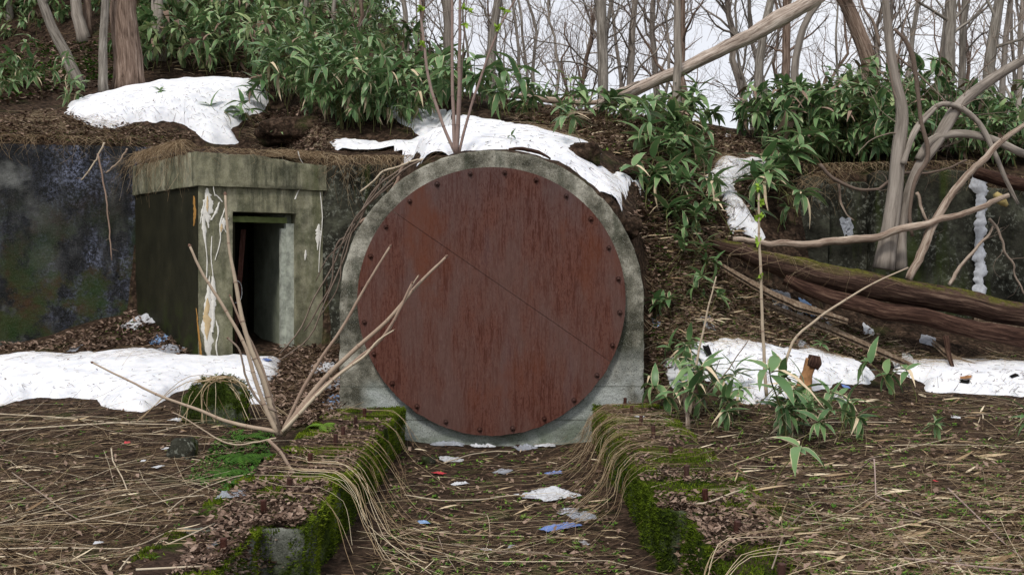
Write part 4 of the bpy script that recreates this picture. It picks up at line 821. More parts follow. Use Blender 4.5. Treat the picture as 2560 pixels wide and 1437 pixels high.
# tall suckers on top of the arch
def bud_cluster(c, r, n, rs):
    d = norm(rs.normal(0, 1, (n, 3)) + np.array((0, 0, .3))); return leaves(np.tile(c, (n, 1)), d, norm(rs.normal(0, 1, (n, 3))), r * rs.uniform(.6, 1.2, n), r * .5, rs.uniform(-.2, .5, n))
def shrub(name, label, stems, mat, buds=(), w2=.6, Ys=None, cat='shrub', kink=.004, tips=False):
    t = thing(name, label, cat, P(*stems[0][0][0], stems[0][1][0] if hasattr(stems[0][1], '__len__') else stems[0][1])); rs = np.random.RandomState(len(label))
    for i, st in enumerate(stems):
        pts, Y, w = st[:3]; w = [x * .82 for x in w]; o, c, R = stem_part('stem', t, pts, Y, w, st[3] if len(st) > 3 else mat, 26, 8, .06, True, i, kink=kink)
        kn = Geo()
        for k in range(4, 24, 4):
            V, Fc, n = tubes([np.array([c[k] - (c[k+1]-c[k]) * .12, c[k], c[k] + (c[k+1]-c[k]) * .12])], [[R[k] * .8, R[k] * 1.35, R[k] * .8]], 7); kn.add(V, Fc, .4)
        if tips:
            V, Fc, n = tubes([np.array([c[-1] - (c[-1]-c[-2]) * .2, c[-1], c[-1] + (c[-1]-c[-2]) * .25])], [[R[-1] * .8, max(R[-1] * 1.7, .008), .001]], 6); kn.add(V, Fc, .15)
        part('knots', kn, M[mat], t, kind='stuff')
    for (u, v, Y, n) in buds:
        V, Fc, q, e = bud_cluster(P(u, v, Y), .075, n, rs); part('bud', Geo().add(V, Fc, .5, e), M['bud'], t)
    return t
shrub('sucker_shrub', 'tall thin pinkish suckers growing from the top of the arch', [([(1136,382),(1118,340),(1092,270),(1074,205),(1062,120),(1052,20),(1048,-60)], 12.65, (10,9,8,6)), ([(1137,382),(1134,300),(1131,160),(1131,-60)], 12.62, (12,10,9,8)),
  ([(1141,383),(1146,290),(1149,150),(1150,-60)], 12.6, (13,11,10,8)), ([(1144,383),(1152,240),(1160,90),(1168,-40)], 12.7, (7,5,4,3)), ([(1148,383),(1162,320),(1190,230),(1225,130),(1245,75),(1300,-20)], 12.62, (9,8,7,6,5))],
  'pink', [(1050,20,12.6,12),(1157,22,12.6,8),(1170,24,12.6,8),(1165,60,12.6,6),(1245,68,12.6,10),(1262,26,12.6,8),(1055,110,12.6,5)])
# bare pale shrub in front of the arch
Yg = 10.3
shrub('bare_shrub', 'bare pale shrub with fanning stems and brown buds in front of the disc', [([(694,1085),(660,960),(620,850),(592,720),(572,600),(562,484)], Yg, (19,17,14,12,9,7)), ([(694,1085),(650,985),(615,870),(560,770),(510,690),(474,614)], Yg - .2, (14,13,12,10,9,7)),
  ([(698,1070),(672,970),(640,880),(600,800),(575,740)], Yg + .1, (11,10,9,5)), ([(704,1085),(748,990),(800,900),(850,830),(905,730),(976,614)], Yg, (12,11,9,8,6)), ([(706,1085),(790,970),(880,880),(960,810),(1040,715),(1117,640)], Yg - .1, (20,18,14,12,10,7)),
  ([(706,1080),(800,975),(890,900),(950,850),(1000,770),(1030,708)], Yg - .2, (13,12,10,9,6)), ([(706,1080),(780,1000),(850,935),(910,890),(945,850),(986,824)], Yg - .25, (11,11,9,8,4)), ([(920,880),(970,830),(1000,770),(1046,688)], Yg - .15, (7,6,5,4)),
  ([(690,1030),(650,1005),(622,960),(608,910),(595,870),(570,845)], Yg - .1, (9,8,7,6,6), 'twig'), ([(694,1080),(600,1062),(510,1030),(420,995),(330,955),(230,906)], Yg - .2, (14,12,10,8,6,5)), ([(690,1095),(640,1105),(590,1112),(540,1095),(470,1050),(430,1030)], Yg - .4, (6,5,5,4,3)),
  ([(672,1098),(700,1130),(740,1190),(790,1250),(820,1290)], Yg - 2.2, (11,10,10,8)), ([(700,1090),(690,1040),(676,1000)], Yg, (14,10,5), 'twig')], 'stem', tips=True)
# saplings and bare twigs at the right
shrub('sapling', 'straight leafless sapling with green buds before the fallen logs', [([(1915,990),(1908,860),(1904,720),(1899,600),(1896,482)], 11.6, (11,10,9,8,6))], 'stem', [(1896,468,11.6,14),(1902,508,11.6,8),(1899,545,11.6,12),(1897,604,11.6,8),(1903,688,11.6,6)])
shrub('sapling', 'thin arching sapling bending right over the snow and logs', [([(1948,985),(1960,915),(1985,850),(2040,800),(2120,745),(2200,700),(2270,668)], 11.6, (9,9,8,7,5,4))], 'stem')
shrub('sapling', 'thin pale twig standing at the left end of the right snow strip', [([(1722,1050),(1738,930),(1760,820),(1790,690)], 11.8, (9,8,6,4))], 'stem')
shrub('sapling', 'low forked twig over the right snow strip', [([(1730,1020),(1800,950),(1850,880),(1870,850)], 11.5, (5,4,3)), ([(1760,990),(1780,950),(1800,900)], 11.5, (4,3,2))], 'twig')
shrub('dead_vine', 'long reddish roots sagging from the booth corner to the arch', [([(1070,395),(1000,428),(930,500),(880,560),(845,640),(790,740),(745,830),(700,880)], [12.9,13.2,13.6,13.9,14.1,14.3,14.4,14.4], (6,7,6,5,5)), ([(1000,420),(930,480),(890,560),(860,650),(810,760),(770,850),(700,900)], 13.9, (5,5,4)),
  ([(930,490),(880,580),(850,600),(830,700),(760,830)], 14.0, (7,6,5,4)), ([(960,440),(900,540),(865,600),(820,640),(790,700)], 13.9, (5,4,3)), ([(985,455),(890,545),(860,630),(840,720),(800,790)], 13.7, (4,4,3)), ([(1010,410),(1000,440),(940,520),(900,560)], 13.5, (11,10,8), 'stem'), ([(1090,390),(1000,415),(960,430),(900,480)], 13.3, (7,6,5), 'stem')], 'twig', kink=.012)

# ---------------------------------------------------------------- dwarf bamboo
def bamboo_variant(rs, h, nw, lean):
    """culms (polyline, radius) and leaf blades of one plant"""
    cul, L = [], []; az = rs.uniform(0, 6.28); K = 8; t = np.linspace(0, 1, K); ld = np.array((math.cos(az), math.sin(az), 0))
    c = np.outer(t ** 1.6 * h * lean, ld) + np.outer(t * h, (0, 0, 1)) + np.cumsum(rs.normal(0, .01, (K, 3)), 0); cul.append((c, .0065))
    tips = [(c[-1], norm(c[-1] - c[-3]))]
    for k in range(nw - 1):
        i = rs.randint(2, K - 1); a = rs.uniform(0, 6.28); d = np.array((math.cos(a), math.sin(a), .55)); l = h * rs.uniform(.2, .5); q = c[i] + np.outer(np.linspace(0, 1, K) * l, d) - np.outer(np.linspace(0, 1, K) ** 2 * l * .3, (0, 0, 1)); cul.append((q, .004)); tips.append((q[-1], norm(q[-1] - q[-3])))
    for p, d in tips:
        n = rs.randint(5, 10); a0 = rs.uniform(0, 6.28); s1 = norm(np.cross(d, (0.3, .1, 1.01))); s2 = np.cross(d, s1)
        for j in range(n):
            a = a0 + j * 2 * math.pi / n * rs.uniform(.85, 1.15); f = rs.uniform(.25, .75); dd = norm(d * f + (s1 * math.cos(a) + s2 * math.sin(a)) + np.array((0, 0, rs.uniform(-.25, .2))))
            l = rs.uniform(.2, .36); L.append((p - d * rs.uniform(0, .05), dd, norm(np.array((rs.normal(0, .25), rs.normal(0, .25), 1))), l, l * rs.uniform(.26, .34), rs.uniform(.25, .8), rs.uniform(.1, .8)))
    return cul, L
rs = np.random.RandomState(31); VAR = [bamboo_variant(rs, rs.uniform(.7, 1.2), rs.randint(3, 6), rs.uniform(.1, .7)) for _ in range(12)]
VSM = [bamboo_variant(rs, rs.uniform(.28, .5), rs.randint(1, 3), rs.uniform(.2, .8)) for _ in range(8)]
def culm_geo(cul, off=0):
    g = Geo()
    for c, r in cul:
        V, Fc, n = tubes(c[None], np.linspace(r, r * .6, len(c))[None], 4); g.add(V, Fc, .5)
    return g
leaf_mesh = []
for k, dr in enumerate((.2, .4, .58, .78)):
    V, Fc, n, e = leaves(np.zeros((1, 3)), np.array([[1., 0, 0]]), np.array([[0, 0, 1.]]), 1.0, .28, dr); leaf_mesh.append(Geo().add(V, Fc, .25 + .12 * k, e).mesh('leaf', M['sasa']))
V, Fc, n, e = leaves(np.zeros((1, 3)), np.array([[1., 0, 0]]), np.array([[0, 0, 1.]]), 1.0, .17, 1.1, .5); dry_leaf_mesh = Geo().add(V, Fc, .85, e).mesh('leaf', M['straw'])
def plant_detailed(var):
    cul, L = var; t = link('dwarf_bamboo', None); link('stem', culm_geo(cul).mesh('stem', M['culm']), t)
    for (p, d, up, l, w, dr, ti) in L:
        o = link('leaf', dry_leaf_mesh if int(ti * 1000) % 11 == 0 else leaf_mesh[int(np.argmin([abs(dr - x) for x in (.2, .4, .58, .78)]))], t); s = norm(np.cross(d, up)); n = np.cross(s, d)
        o.matrix_local = Matrix(((d[0]*l, -s[0]*l*1.0, n[0]*l, p[0]), (d[1]*l, -s[1]*l, n[1]*l, p[1]), (d[2]*l, -s[2]*l, n[2]*l, p[2]), (0, 0, 0, 1)))
    return t
def leaf_arrays(L): return [np.array([x[i] for x in L]) for i in range(7)]
def plant_simple(var):
    cul, L = var; t = link('dwarf_bamboo', None); link('stem', culm_geo(cul).mesh('stem', M['culm']), t); a = leaf_arrays(L)
    V, Fc, n, e = leaves(*a[:6]); o = link('foliage', Geo().add(V, Fc, np.repeat(a[6], n), e).mesh('foliage', M['sasa']), t); return t
pool = {}
def place_plant(kind, k, loc, rz, s, label, group, tilt=0):
    key = (kind, k); var = (VSM if kind.startswith('small') else VAR)[k]
    if key not in pool: pool[key] = t = (plant_detailed if kind.endswith('d') else plant_simple)(var)
    else: t = copy_tree(pool[key])
    t.location = tuple(loc); t.rotation_euler = (tilt, 0, rz); t.scale = (s, s, s); tag(t, label, 'dwarf bamboo', group); return t
NEAR = [(60,'by the left border'),(330,'left of the thick brown tree'),(480,'close to the thick brown tree'),(600,'left of the snow corner'),(700,'over the snow corner'),(780,'in line with the doorway'),(870,'right of the doorway'),(960,'left of the arch'),(1050,'left of the suckers'),(1150,'behind the suckers'),(1250,'right of the suckers'),(1350,'left of the log'),(1450,'over the log'),(1540,'by the mossy trunk'),(1640,'by the leaning log'),(1700,'by the two-toned trunk'),(1760,'right of the two-toned trunk'),(1850,'left of the sapling'),(1930,'over the sapling'),(2020,'by the pillar'),(2110,'left of the leaning trunk'),(2200,'by the leaning trunk'),(2290,'by the twin stems'),(2400,'by the trunk pair'),(2500,'by the stout trunk'),(9999,'by the right border')]
def near(p):
    u = CU + p[0] / p[1] * F
    return [t for x, t in NEAR if u < x][0]
def bamboo_zone(poly, n, n_things, label, kind='big', smin=.8, smax=1.2, seed=0, rest_label=None, sink=0.0):
    rs = np.random.RandomState(seed); pts = scatter(poly, n, H, rs); pts = pts[np.argsort(pts[:, 1])]; V_ = VSM if kind.startswith('small') else VAR
    for i in range(min(n_things, n)):
        place_plant(kind, rs.randint(len(V_)), pts[i] - (0, 0, sink), rs.uniform(0, 6.28), rs.uniform(smin, smax), 'green dwarf bamboo ' + label + ', ' + near(pts[i]), 'dwarf bamboo ' + label, rs.normal(0, .1))
    rest = pts[n_things:]
    if len(rest) == 0: return
    gl = Geo()
    for p in rest:
        cul, L = V_[rs.randint(len(V_))]; a = leaf_arrays(L); r = rs.uniform(0, 6.28); s = rs.uniform(smin, smax); R = np.array(((math.cos(r), -math.sin(r), 0), (math.sin(r), math.cos(r), 0), (0, 0, 1)))
        ti = np.clip(a[6] + rs.normal(0, .15), 0, 1); dead = rs.uniform(0, 1, len(ti)) < .12
        B, D, U = (a[0] @ R.T) * s + p - np.array((0, 0, sink)), a[1] @ R.T, a[2] @ R.T
        for m, mi in ((~dead, 0), (dead, 1)):
            if m.any():
                V, Fc, q, e = leaves(B[m], D[m], U[m], a[3][m] * s, a[4][m] * s, a[5][m] + .3 * mi); gl.add(V, Fc, np.repeat(ti[m] if mi == 0 else ti[m] * .3 + .6, q), e, mi)
        for c, rr in cul:
            V, Fc, q = tubes(((c @ R.T) * s + p)[None, ::2], rr * s, 3); gl.add(V, Fc, .5, 0, 2)
    solo('dwarf_bamboo_thicket', gl, [M['sasa'], M['dead'], M['culm']], rest_label or 'dense green dwarf bamboo ' + label, None, None, 'stuff')
bamboo_zone([(340,185),(640,198),(690,235),(960,190),(1240,225),(1240,165),(1010,110),(985,-120),(330,-120)], 560, 14, 'above the wide snow field', seed=1, smin=.75, smax=1.15)
bamboo_zone([(0,120),(200,60),(330,60),(330,-120),(-100,-120),(-100,120)], 110, 0, '', seed=2, smin=.6, smax=.9, rest_label='dwarf bamboo between the tree trunks up the left slope')
bamboo_zone([(640,280),(690,245),(800,235),(930,235),(965,280),(1030,335),(930,342),(850,335),(790,300),(700,295)], 66, 52, 'drooping over snow above the booth', 'bigd', seed=3, smin=.7, smax=1.05)
bamboo_zone([(-150,300),(0,300),(120,285),(180,280),(160,225),(40,215),(-150,215)], 16, 16, 'below the bent grey tree', 'bigd', seed=4, smin=.55, smax=.85)
bamboo_zone([(1250,238),(1420,240),(1600,262),(1640,290),(1620,225),(1500,180),(1250,150)], 240, 6, 'on the middle of the ridge', seed=5, smin=.7, smax=1.1)
bamboo_zone([(1000,250),(1040,262),(1180,290),(1300,300),(1240,235),(1000,205)], 34, 18, 'along the long snow band', 'small', seed=15, smin=.9, smax=1.4)
bamboo_zone([(1760,300),(1850,335),(1930,400),(2060,432),(2250,425),(2300,330),(2250,260),(2100,240),(1900,235),(1740,262)], 330, 22, 'on the mound behind the ruined wall', seed=6, smin=.42, smax=1.1)
bamboo_zone([(2250,425),(2800,430),(2800,300),(2560,320),(2300,270)], 150, 4, 'behind the twin-stem tree', seed=7, smin=.6, smax=.9)
bamboo_zone([(1640,320),(1700,290),(1780,300),(1800,340),(1700,350)], 9, 9, 'round the log-crossed tree', 'small', seed=16, smin=.8, smax=1.2)
bamboo_zone([(1600,500),(1640,440),(1700,360),(1780,370),(1760,480),(1800,560),(1840,610),(1740,640),(1640,600)], 34, 34, 'hanging down the bank beside the arch', 'smalld', seed=8, smin=.8, smax=1.25)
bamboo_zone([(1900,440),(2040,480),(2010,620),(1940,590),(1880,500)], 18, 18, 'beside the narrow snow tongue', 'smalld', seed=9, smin=.9, smax=1.5)
bamboo_zone([(1630,690),(1760,640),(1830,740),(1760,830),(1640,830)], 9, 9, 'straggling on the littered slope', 'smalld', seed=10, smin=.6, smax=.95)
bamboo_zone([(1560,330),(1700,300),(1760,360),(1700,450),(1640,430)], 30, 14, 'scattered on bare soil', 'small', seed=21, smin=.8, smax=1.3)
bamboo_zone([(1250,245),(1500,270),(1640,310),(1500,335),(1300,300)], 26, 10, 'among the dead branches', 'small', seed=22, smin=.6, smax=1.1)
bamboo_zone([(860,290),(1000,290),(1045,338),(940,350),(860,345)], 22, 16, 'reaching down to the snow', 'bigd', seed=23, smin=.6, smax=.9)
bamboo_zone([(1260,225),(1700,270),(1760,250),(1600,190),(1300,170)], 190, 0, '', seed=24, smin=.6, smax=1.05, rest_label='dwarf bamboo along the crest of the ridge under the far trees')
rs = np.random.RandomState(12)
for u, v, s, lb in ((545,322,1.05,'with hanging leaves at the snow edge, left one above the roof slab'), (598,348,1.0,'in the snow just above the roof slab corner'), (640,322,1.0,'with long hanging leaves right of the snow tongue above the booth'), (705,385,.8,'poking up from the roots over the roof slab'),
    (400,252,.5,'lying flat in the middle of the wide snow field'), (1420,345,.9,'alone at the upper edge of the curved snow band'), (1460,388,1.0,'on the brown hump inside the curved snow band'), (1275,372,.4,'sprouting on the crown of the arch'),
    (1690,1060,1.2,'close to the right corner of the arch, dark leaves'), (1735,1035,1.1,'behind the end of the right footing'), (1775,1075,1.0,'with a withered white leaf beside the right footing'), (1845,1060,1.6,'with an upright leaf before the snow strip'), (1900,1040,1.3,'below the straight sapling'),
    (1965,1110,2.0,'tallest in the clearing, with a bleached hanging leaf'), (2010,1070,1.4,'in front of the orange stump'), (2060,1075,1.1,'low and dark to the right of the stump'), (2120,1075,1.0,'flat on the straw right of the stump'), (2235,1000,1.3,'in the gap between the two right snow strips'), (2290,1010,1.1,'drooping onto the last snow strip'),
    (1930,1260,1.1,'with a white-edged leaf by the outer side of the right footing'), (2050,1120,.9,'single stem with two leaves on the straw'), (2345,1105,.6,'tiny, single pale leaf on the straw'), (2500,1140,1.1,'with three long leaves near the right border'), (2570,1100,1.1,'cut by the right border in the middle distance'), (2550,1410,.8,'in the bottom right corner'), (1650,1010,.8,'against the right side of the arch foot'), (2070,900,.5,'peeping over the back of the middle snow strip')):
    place_plant('smalld', rs.randint(8), g1(u, v, H), rs.uniform(0, 6.28), s * (.8 if v > 900 else 1), 'dwarf bamboo ' + lb, None)
bamboo_zone([(1660,1050),(1740,1010),(1800,990),(1900,1040),(2000,1090),(2120,1085),(2100,1110),(1960,1120),(1760,1085)], 22, 22, 'low in the clearing beside the right footing', 'smalld', seed=19, smin=.7, smax=1.0)
bamboo_zone([(1650,900),(1700,870),(1720,1000),(1660,1010)], 5, 5, 'at the right foot of the arch', 'smalld', seed=20, smin=.6, smax=.8)

# ---------------------------------------------------------------- straw, grass, dead leaves
def stalks(pos, az, L, r, K=8, bend=.15, f=Hs, rs=RS, lift=.0, stiff=3):
    N = len(pos); t = np.linspace(-.5, .5, K)[None]; L = np.broadcast_to(L, (N,))[:, None]; az = az[:, None] + rs.normal(0, bend, (N, 1)) * t * 1.2 + rs.normal(0, bend * .07, (N, K))
    kk = rs.randint(1, K + 3, (N, 1)); az = az + (np.arange(K)[None] > kk) * rs.normal(0, .55, (N, 1)); st_ = L / (K - 1)
    cx, cy = np.cumsum(np.cos(az) * st_, 1), np.cumsum(np.sin(az) * st_, 1); x = pos[:, :1] + cx - cx[:, K // 2:K // 2 + 1]; y = pos[:, 1:2] + cy - cy[:, K // 2:K // 2 + 1]
    g = f(x, y); x2 = g.copy()
    z = g + rs.uniform(0, .03, (N, 1)) + .004
    for _ in range(stiff):
        m = z.copy(); m[:, 1:-1] = (z[:, :-2] + z[:, 2:]) / 2; m[:, 0] = 2 * z[:, 1] - z[:, 2]; m[:, -1] = 2 * z[:, -2] - z[:, -3]; z = np.clip(np.maximum(z * .4 + m * .6, g + .004), None, g + .10)
    z = z + rs.uniform(0, 1, (N, 1)) ** 4 * lift * (t + .5)
    rr = np.broadcast_to(r, (N,)); return tubes(np.stack([x, y, z], -1), rr[:, None] * np.linspace(1, .5, K)[None], 3)
gs = Geo()
def straw(poly, n, az, spread, Lr, rr, tint=(.2, .9), lift=.12, bend=.15, K=8, f=Hs, seed=0, stiff=3):
    rs = np.random.RandomState(seed + 900); p = scatter(poly, n, f, rs); V, Fc, q = stalks(p, az + rs.normal(0, spread, n), rs.uniform(*Lr, n), rs.uniform(0, 1, n) ** 3 * (rr[1] * .7 - rr[0] * .6) + rr[0] * .6, K, bend, f, rs, lift, stiff)
    Vr = V.reshape(n, -1, 3); ok = (Hs(Vr[..., 0], Vr[..., 1]).ptp(1) if False else np.ptp(Hs(Vr[..., 0], Vr[..., 1]), axis=1)) < .22
    Fc = Fc.reshape(n, -1, 4)[:ok.sum()].reshape(-1, 4); gs.add(Vr[ok].reshape(-1, 3), Fc, np.repeat(rs.uniform(tint[0], tint[1], n) ** 1.1, q)[:ok.sum() * q])
ZL = [(-520,1030),(0,1015),(120,1000),(250,1010),(350,1040),(430,1000),(560,1050),(690,1085),(600,1200),(500,1300),(330,1437),(330,1800),(-520,1800)]
ZC = [(1000,1120),(1490,1120),(1570,1437),(1650,1700),(860,1700),(960,1300)]
ZR = [(1640,1030),(1750,1010),(2000,1000),(2190,975),(2330,990),(2560,1000),(2860,1000),(2860,1700),(2120,1700),(1900,1300),(1720,1120)]
FL = [(920,1040),(985,1050),(870,1200),(750,1330),(620,1600),(330,1600),(520,1300),(690,1130)]
FR = [(1510,1010),(1620,1010),(1720,1120),(1920,1300),(2120,1600),(1760,1600),(1650,1280),(1560,1130)]
ZB = [(1620,600),(1760,640),(2000,780),(2350,900),(2560,895),(2860,900),(2200,915),(1950,872),(1720,858),(1630,1000)]
for z, n, nf, az, sp, sd in ((ZL, 900, 5200, -.05, .95, 1), (ZC, 240, 1500, .0, .6, 2), (ZR, 800, 5600, -.1, 1.2, 3)):
    straw(z, int(n * .35), az, sp, (.6, 1.7), (.0028, .006), (.35, 1.15), .1, .12, 10, seed=sd); straw(z, int(n * .65), az, sp, (.4, 1.1), (.0016, .0034), (.15, .9), .1, .2, 8, seed=sd + 10); straw(z, nf, az, sp * 2, (.08, .38), (.0012, .0026), (.0, .75), .16, .3, 5, seed=sd + 20)
straw(FL, 90, .05, .4, (.3, .9), (.002, .005), (.3, .9), .03, .1, 9, seed=31); straw(FR, 90, .1, .5, (.3, .9), (.002, .005), (.3, .9), .05, .2, 9, seed=32)
straw([(1480,1010),(1640,1010),(1700,1090),(1560,1110)], 60, .1, .35, (.5, 1.2), (.002, .005), (.4, 1), .12, .2, 9, seed=33)
straw(ZB, 2000, -.6, .8, (.15, .7), (.0015, .004), (.3, 1), .12, .3, 7, seed=34); straw(ZB, 2200, -.6, .9, (.06, .25), (.0012, .0025), (.0, .6), .12, .3, 4, seed=35)
straw([(690,880),(850,870),(860,1050),(700,1080),(660,1000)], 520, .9, .9, (.15, .7), (.0015, .0035), (.05, .7), .2, .4, 7, seed=36)
straw([(-300,890),(100,860),(330,790),(430,860),(480,895),(-300,900)], 420, .4, .6, (.12, .5), (.0015, .003), (.1, .7), .06, .3, 6, seed=37)
straw([(-300,330),(120,280),(300,318),(480,345),(480,372),(-300,350)], 1500, .1, .7, (.15, .7), (.0015, .0035), (.25, .9), .08, .3, 6, seed=38)
straw([(630,330),(760,290),(830,330),(830,380),(650,370)], 800, .2, .8, (.15, .6), (.0015, .003), (.4, 1), .15, .4, 6, seed=39)
straw([(1250,262),(1700,300),(1900,360),(2050,440),(1850,420),(1640,430),(1490,370),(1300,310)], 2300, -.3, .9, (.12, .7), (.0015, .004), (.25, .9), .15, .35, 6, seed=40)
straw([(1600,430),(1760,350),(1900,450),(1850,640),(1640,700),(1580,560)], 1800, -1.2, .7, (.12, .6), (.0015, .0035), (.3, .9), .12, .35, 6, seed=41)
straw([(-200,240),(330,180),(330,60),(-200,60)], 500, .3, 1, (.2, 1), (.003, .007), (.1, .7), .2, .35, 7, seed=42)
straw([(1500,430),(1640,470),(1640,600),(1570,560)], 160, -1, .9, (.15, .6), (.0015, .003), (.2, .9), .1, .3, 7, seed=44)
straw([(820,420),(1000,400),(1150,380),(1000,395)], 60, -.3, .4, (.2, .8), (.0015, .003), (.2, .7), .06, .3, 7, seed=43)
def flakes(poly, n, L, seed, tint=(.3, 1)):
    rs = np.random.RandomState(seed + 70); p = scatter(poly, n, Hs, rs) + np.array((0, 0, .012)); a = rs.normal(0, .8, n); d = np.stack([np.cos(a), np.sin(a), rs.normal(.04, .12, n)], -1); l = rs.uniform(L * .4, L, n)
    V, Fc, q, e = leaves(p, d, norm(np.stack([rs.normal(0, .6, n), rs.normal(0, .6, n), np.ones(n)], -1)), l, l * rs.uniform(.04, .13, n), rs.uniform(-.15, .25, n)); gs.add(V, Fc, np.repeat(rs.uniform(*tint, n), q))
flakes(ZL, 700, .22, 1); flakes(ZC, 420, .2, 2); flakes(ZR, 1300, .26, 3); flakes(ZB, 900, .26, 4); flakes([(1600,430),(1760,350),(1900,450),(1850,640),(1640,700),(1580,560)], 500, .25, 5); flakes([(1250,262),(1700,300),(1900,360),(2050,440),(1850,420),(1640,430),(1490,370),(1300,310)], 700, .25, 6); flakes([(330,190),(960,190),(985,-60),(330,-60)], 900, .3, 7)
solo('dry_straw', gs, M['straw'], 'flattened tangle of dry straw and broken stalks over the ground', None, None, 'stuff')
# straw draped over the edges of the footings, part of nobody: swept down into the channel
def lin(pts, n):
    pts = np.asarray(pts, float); d = np.concatenate([[0], np.cumsum(np.linalg.norm(np.diff(pts, axis=0), axis=1))]); t = np.linspace(0, d[-1], n); a = np.stack([np.interp(t, d, pts[:, k]) for k in range(3)], -1); return a * .7 + path(pts, n) * .3
def drape(pts_fn, n, rr, tint, seed, name_geo):
    rs = np.random.RandomState(seed); Pt = np.array([lin(pts_fn(rs), 14) for _ in range(n)]); V, Fc, q = tubes(Pt, rs.uniform(rr[0], rr[1], n)[:, None] * np.linspace(.8, 1, 14)[None], 4); name_geo.add(V, Fc, np.repeat(rs.uniform(*tint, n), q))
gd = Geo()
def right_drape(rs):
    y = 7.6 + 4.3 * round(rs.uniform() ** .7 * 26) / 26 + rs.normal(0, .07); a = rs.uniform(.1, .8); j = lambda s: rs.normal(0, s); e = .93 + .02 * math.sin(y * 7) - .05 * rs.uniform()
    return [(e + rs.uniform(.15, .6), y + j(.15), .03 + rs.uniform(0, .08)), (e + .08, y - .05 + j(.04), .05 + rs.uniform(0, .04)), (e - .06, y - .12, -.02), (e - .12 - .1 * a + j(.03), y - .2 - a * .2 + j(.1), -.22), (e - .2 - .35 * a + j(.06), y - .3 - a * .4 + j(.16), -.40 + rs.uniform(0, .04)), (e - .3 - a * rs.uniform(.2, 1.2), y - .4 - a * .6, -.43)][:rs.choice([4, 5, 6, 6])]
drape(right_drape, 120, (.0008, .0019), (.0, .8), 5, gd)
def left_drape(rs, y0=6.9, y1=8.4):
    y = rs.uniform(y0, y1); j = lambda s: rs.normal(0, s); a = rs.uniform(.3, 1)
    return [(-1.9 + rs.uniform(0, .3), y + .25 + j(.1), .04 + rs.uniform(0, .05)), (-1.55, y + .1, .06), (-1.25, y + j(.03), .06), (-1.12, y - .08 + j(.04), -.03), (-1.0 + j(.03), y - .25 + j(.08), -.22), (-.9 + .1 * a + j(.05), y - .5 + j(.12), -.38), (-.7 + .2 * a, y - .72 - .1 * a + j(.15), -.42), (-.45 + .5 * a, y - .9 - j(.25), -.43)][:rs.choice([5, 6, 7, 8])]
drape(left_drape, 22, (.0011, .0024), (.4, 1), 6, gd); drape(lambda r: left_drape(r, 8.4, 11.6), 22, (.0012, .0022), (.1, .7), 7, gd)
def front_drape(rs):
    y = 5.55 + rs.normal(0, .28); return [(1.45 + rs.uniform(0, .3), y + .35 + rs.normal(0, .08), .06), (1.15 + rs.normal(0, .05), y + .1, .09), (1.0, y - .1, .03), (.9 + rs.normal(0, .03), y - .35, -.15), (.82 + rs.normal(0, .05), y - .6, -.35)]
drape(front_drape, 8, (.0014, .003), (.5, 1), 8, gd)
solo('dry_straw', gd, M['straw'], 'long dry stems draped over the footing edges down into the channel', None, None, 'stuff')
# roots and grass hanging over the walls and the roof slab
gh = Geo(); rs = np.random.RandomState(3)
def hang(a, b, n, l0, l1, seed, up=.12, fwd=.12):
    rs = np.random.RandomState(seed); Q = []
    for _ in range(n):
        t = rs.uniform(); p = np.asarray(a) * (1 - t) + np.asarray(b) * t; l = rs.uniform(l0, l1) * rs.uniform(.2, 1); s = rs.normal(0, .12)
        Q.append(path([p + (rs.normal(0, .15), .35, up * .4), p + (rs.normal(0, .05), .08, up), p + (s, -fwd * rs.uniform(.3, 1.2), -.02), p + (s * 1.5 + rs.normal(0, .05), -fwd * rs.uniform(.3, 1), -l * .5), p + (s * 2 + rs.normal(0, .07), -fwd * rs.uniform(.2, .8), -l)], 10))
    V, Fc, q = tubes(np.array(Q), rs.uniform(.0012, .0032, n)[:, None] * np.linspace(1, .5, 10)[None], 3); gh.add(V, Fc, np.repeat(rs.uniform(.1, .8, n), q))
hang((-9, 15.45, 3.46), (-5.7, 16.2, 3.46), 150, .1, .45, 1); hang(C1 + (.1, -.1, 3.2), C0 + (-.25, .2, 3.2), 320, .15, .75, 2, .16, .16); hang(C0 + zup * 3.18, CR + zup * 3.18, 120, .05, .22, 3, .06, .06)
hang((-2.65, 15.4, 3.1), (-1.3, 15.4, 3.1), 160, .2, .9, 4); hang((4.1, 15.1, 2.95), (6.6, 15.1, 3.0), 150, .1, .5, 5); hang((6.6, 15.4, 2.8), (9, 15.4, 2.8), 60, .1, .5, 6)
hang((-3.4, 15.3, 3.16), (-2.7, 15.5, 3.14), 120, .1, .45, 7, .14, .1); hang((4.0, 15.1, 2.7), (4.6, 15.1, 2.9), 60, .2, .6, 8)
hang(P(1860, 622, 13.55), P(2250, 712, 13.3), 26, .2, .5, 9, .03, .06)
solo('hanging_roots', gh, M['straw'], 'thin dry roots and grass hanging over the walls and the roof slab', None, None, 'stuff')
for k, (pts, lb) in enumerate(((( (245,385),(262,470),(270,540),(276,610),(278,650)), 'longest reddish root hanging down the wet wall'), (((262,358),(240,400),(220,430),(203,452)), 'thick pale root with a frayed tip on the wet wall'), (((318,372),(300,400),(275,425),(262,432)), 'curved pale root right of the frayed one'))):
    solo_stem('hanging_root', lb, 'root', pts, 15.7, (5, 4, 4, 3), 'stem', 20, 5, .1, .012, 20 + k, None, 5, .12)

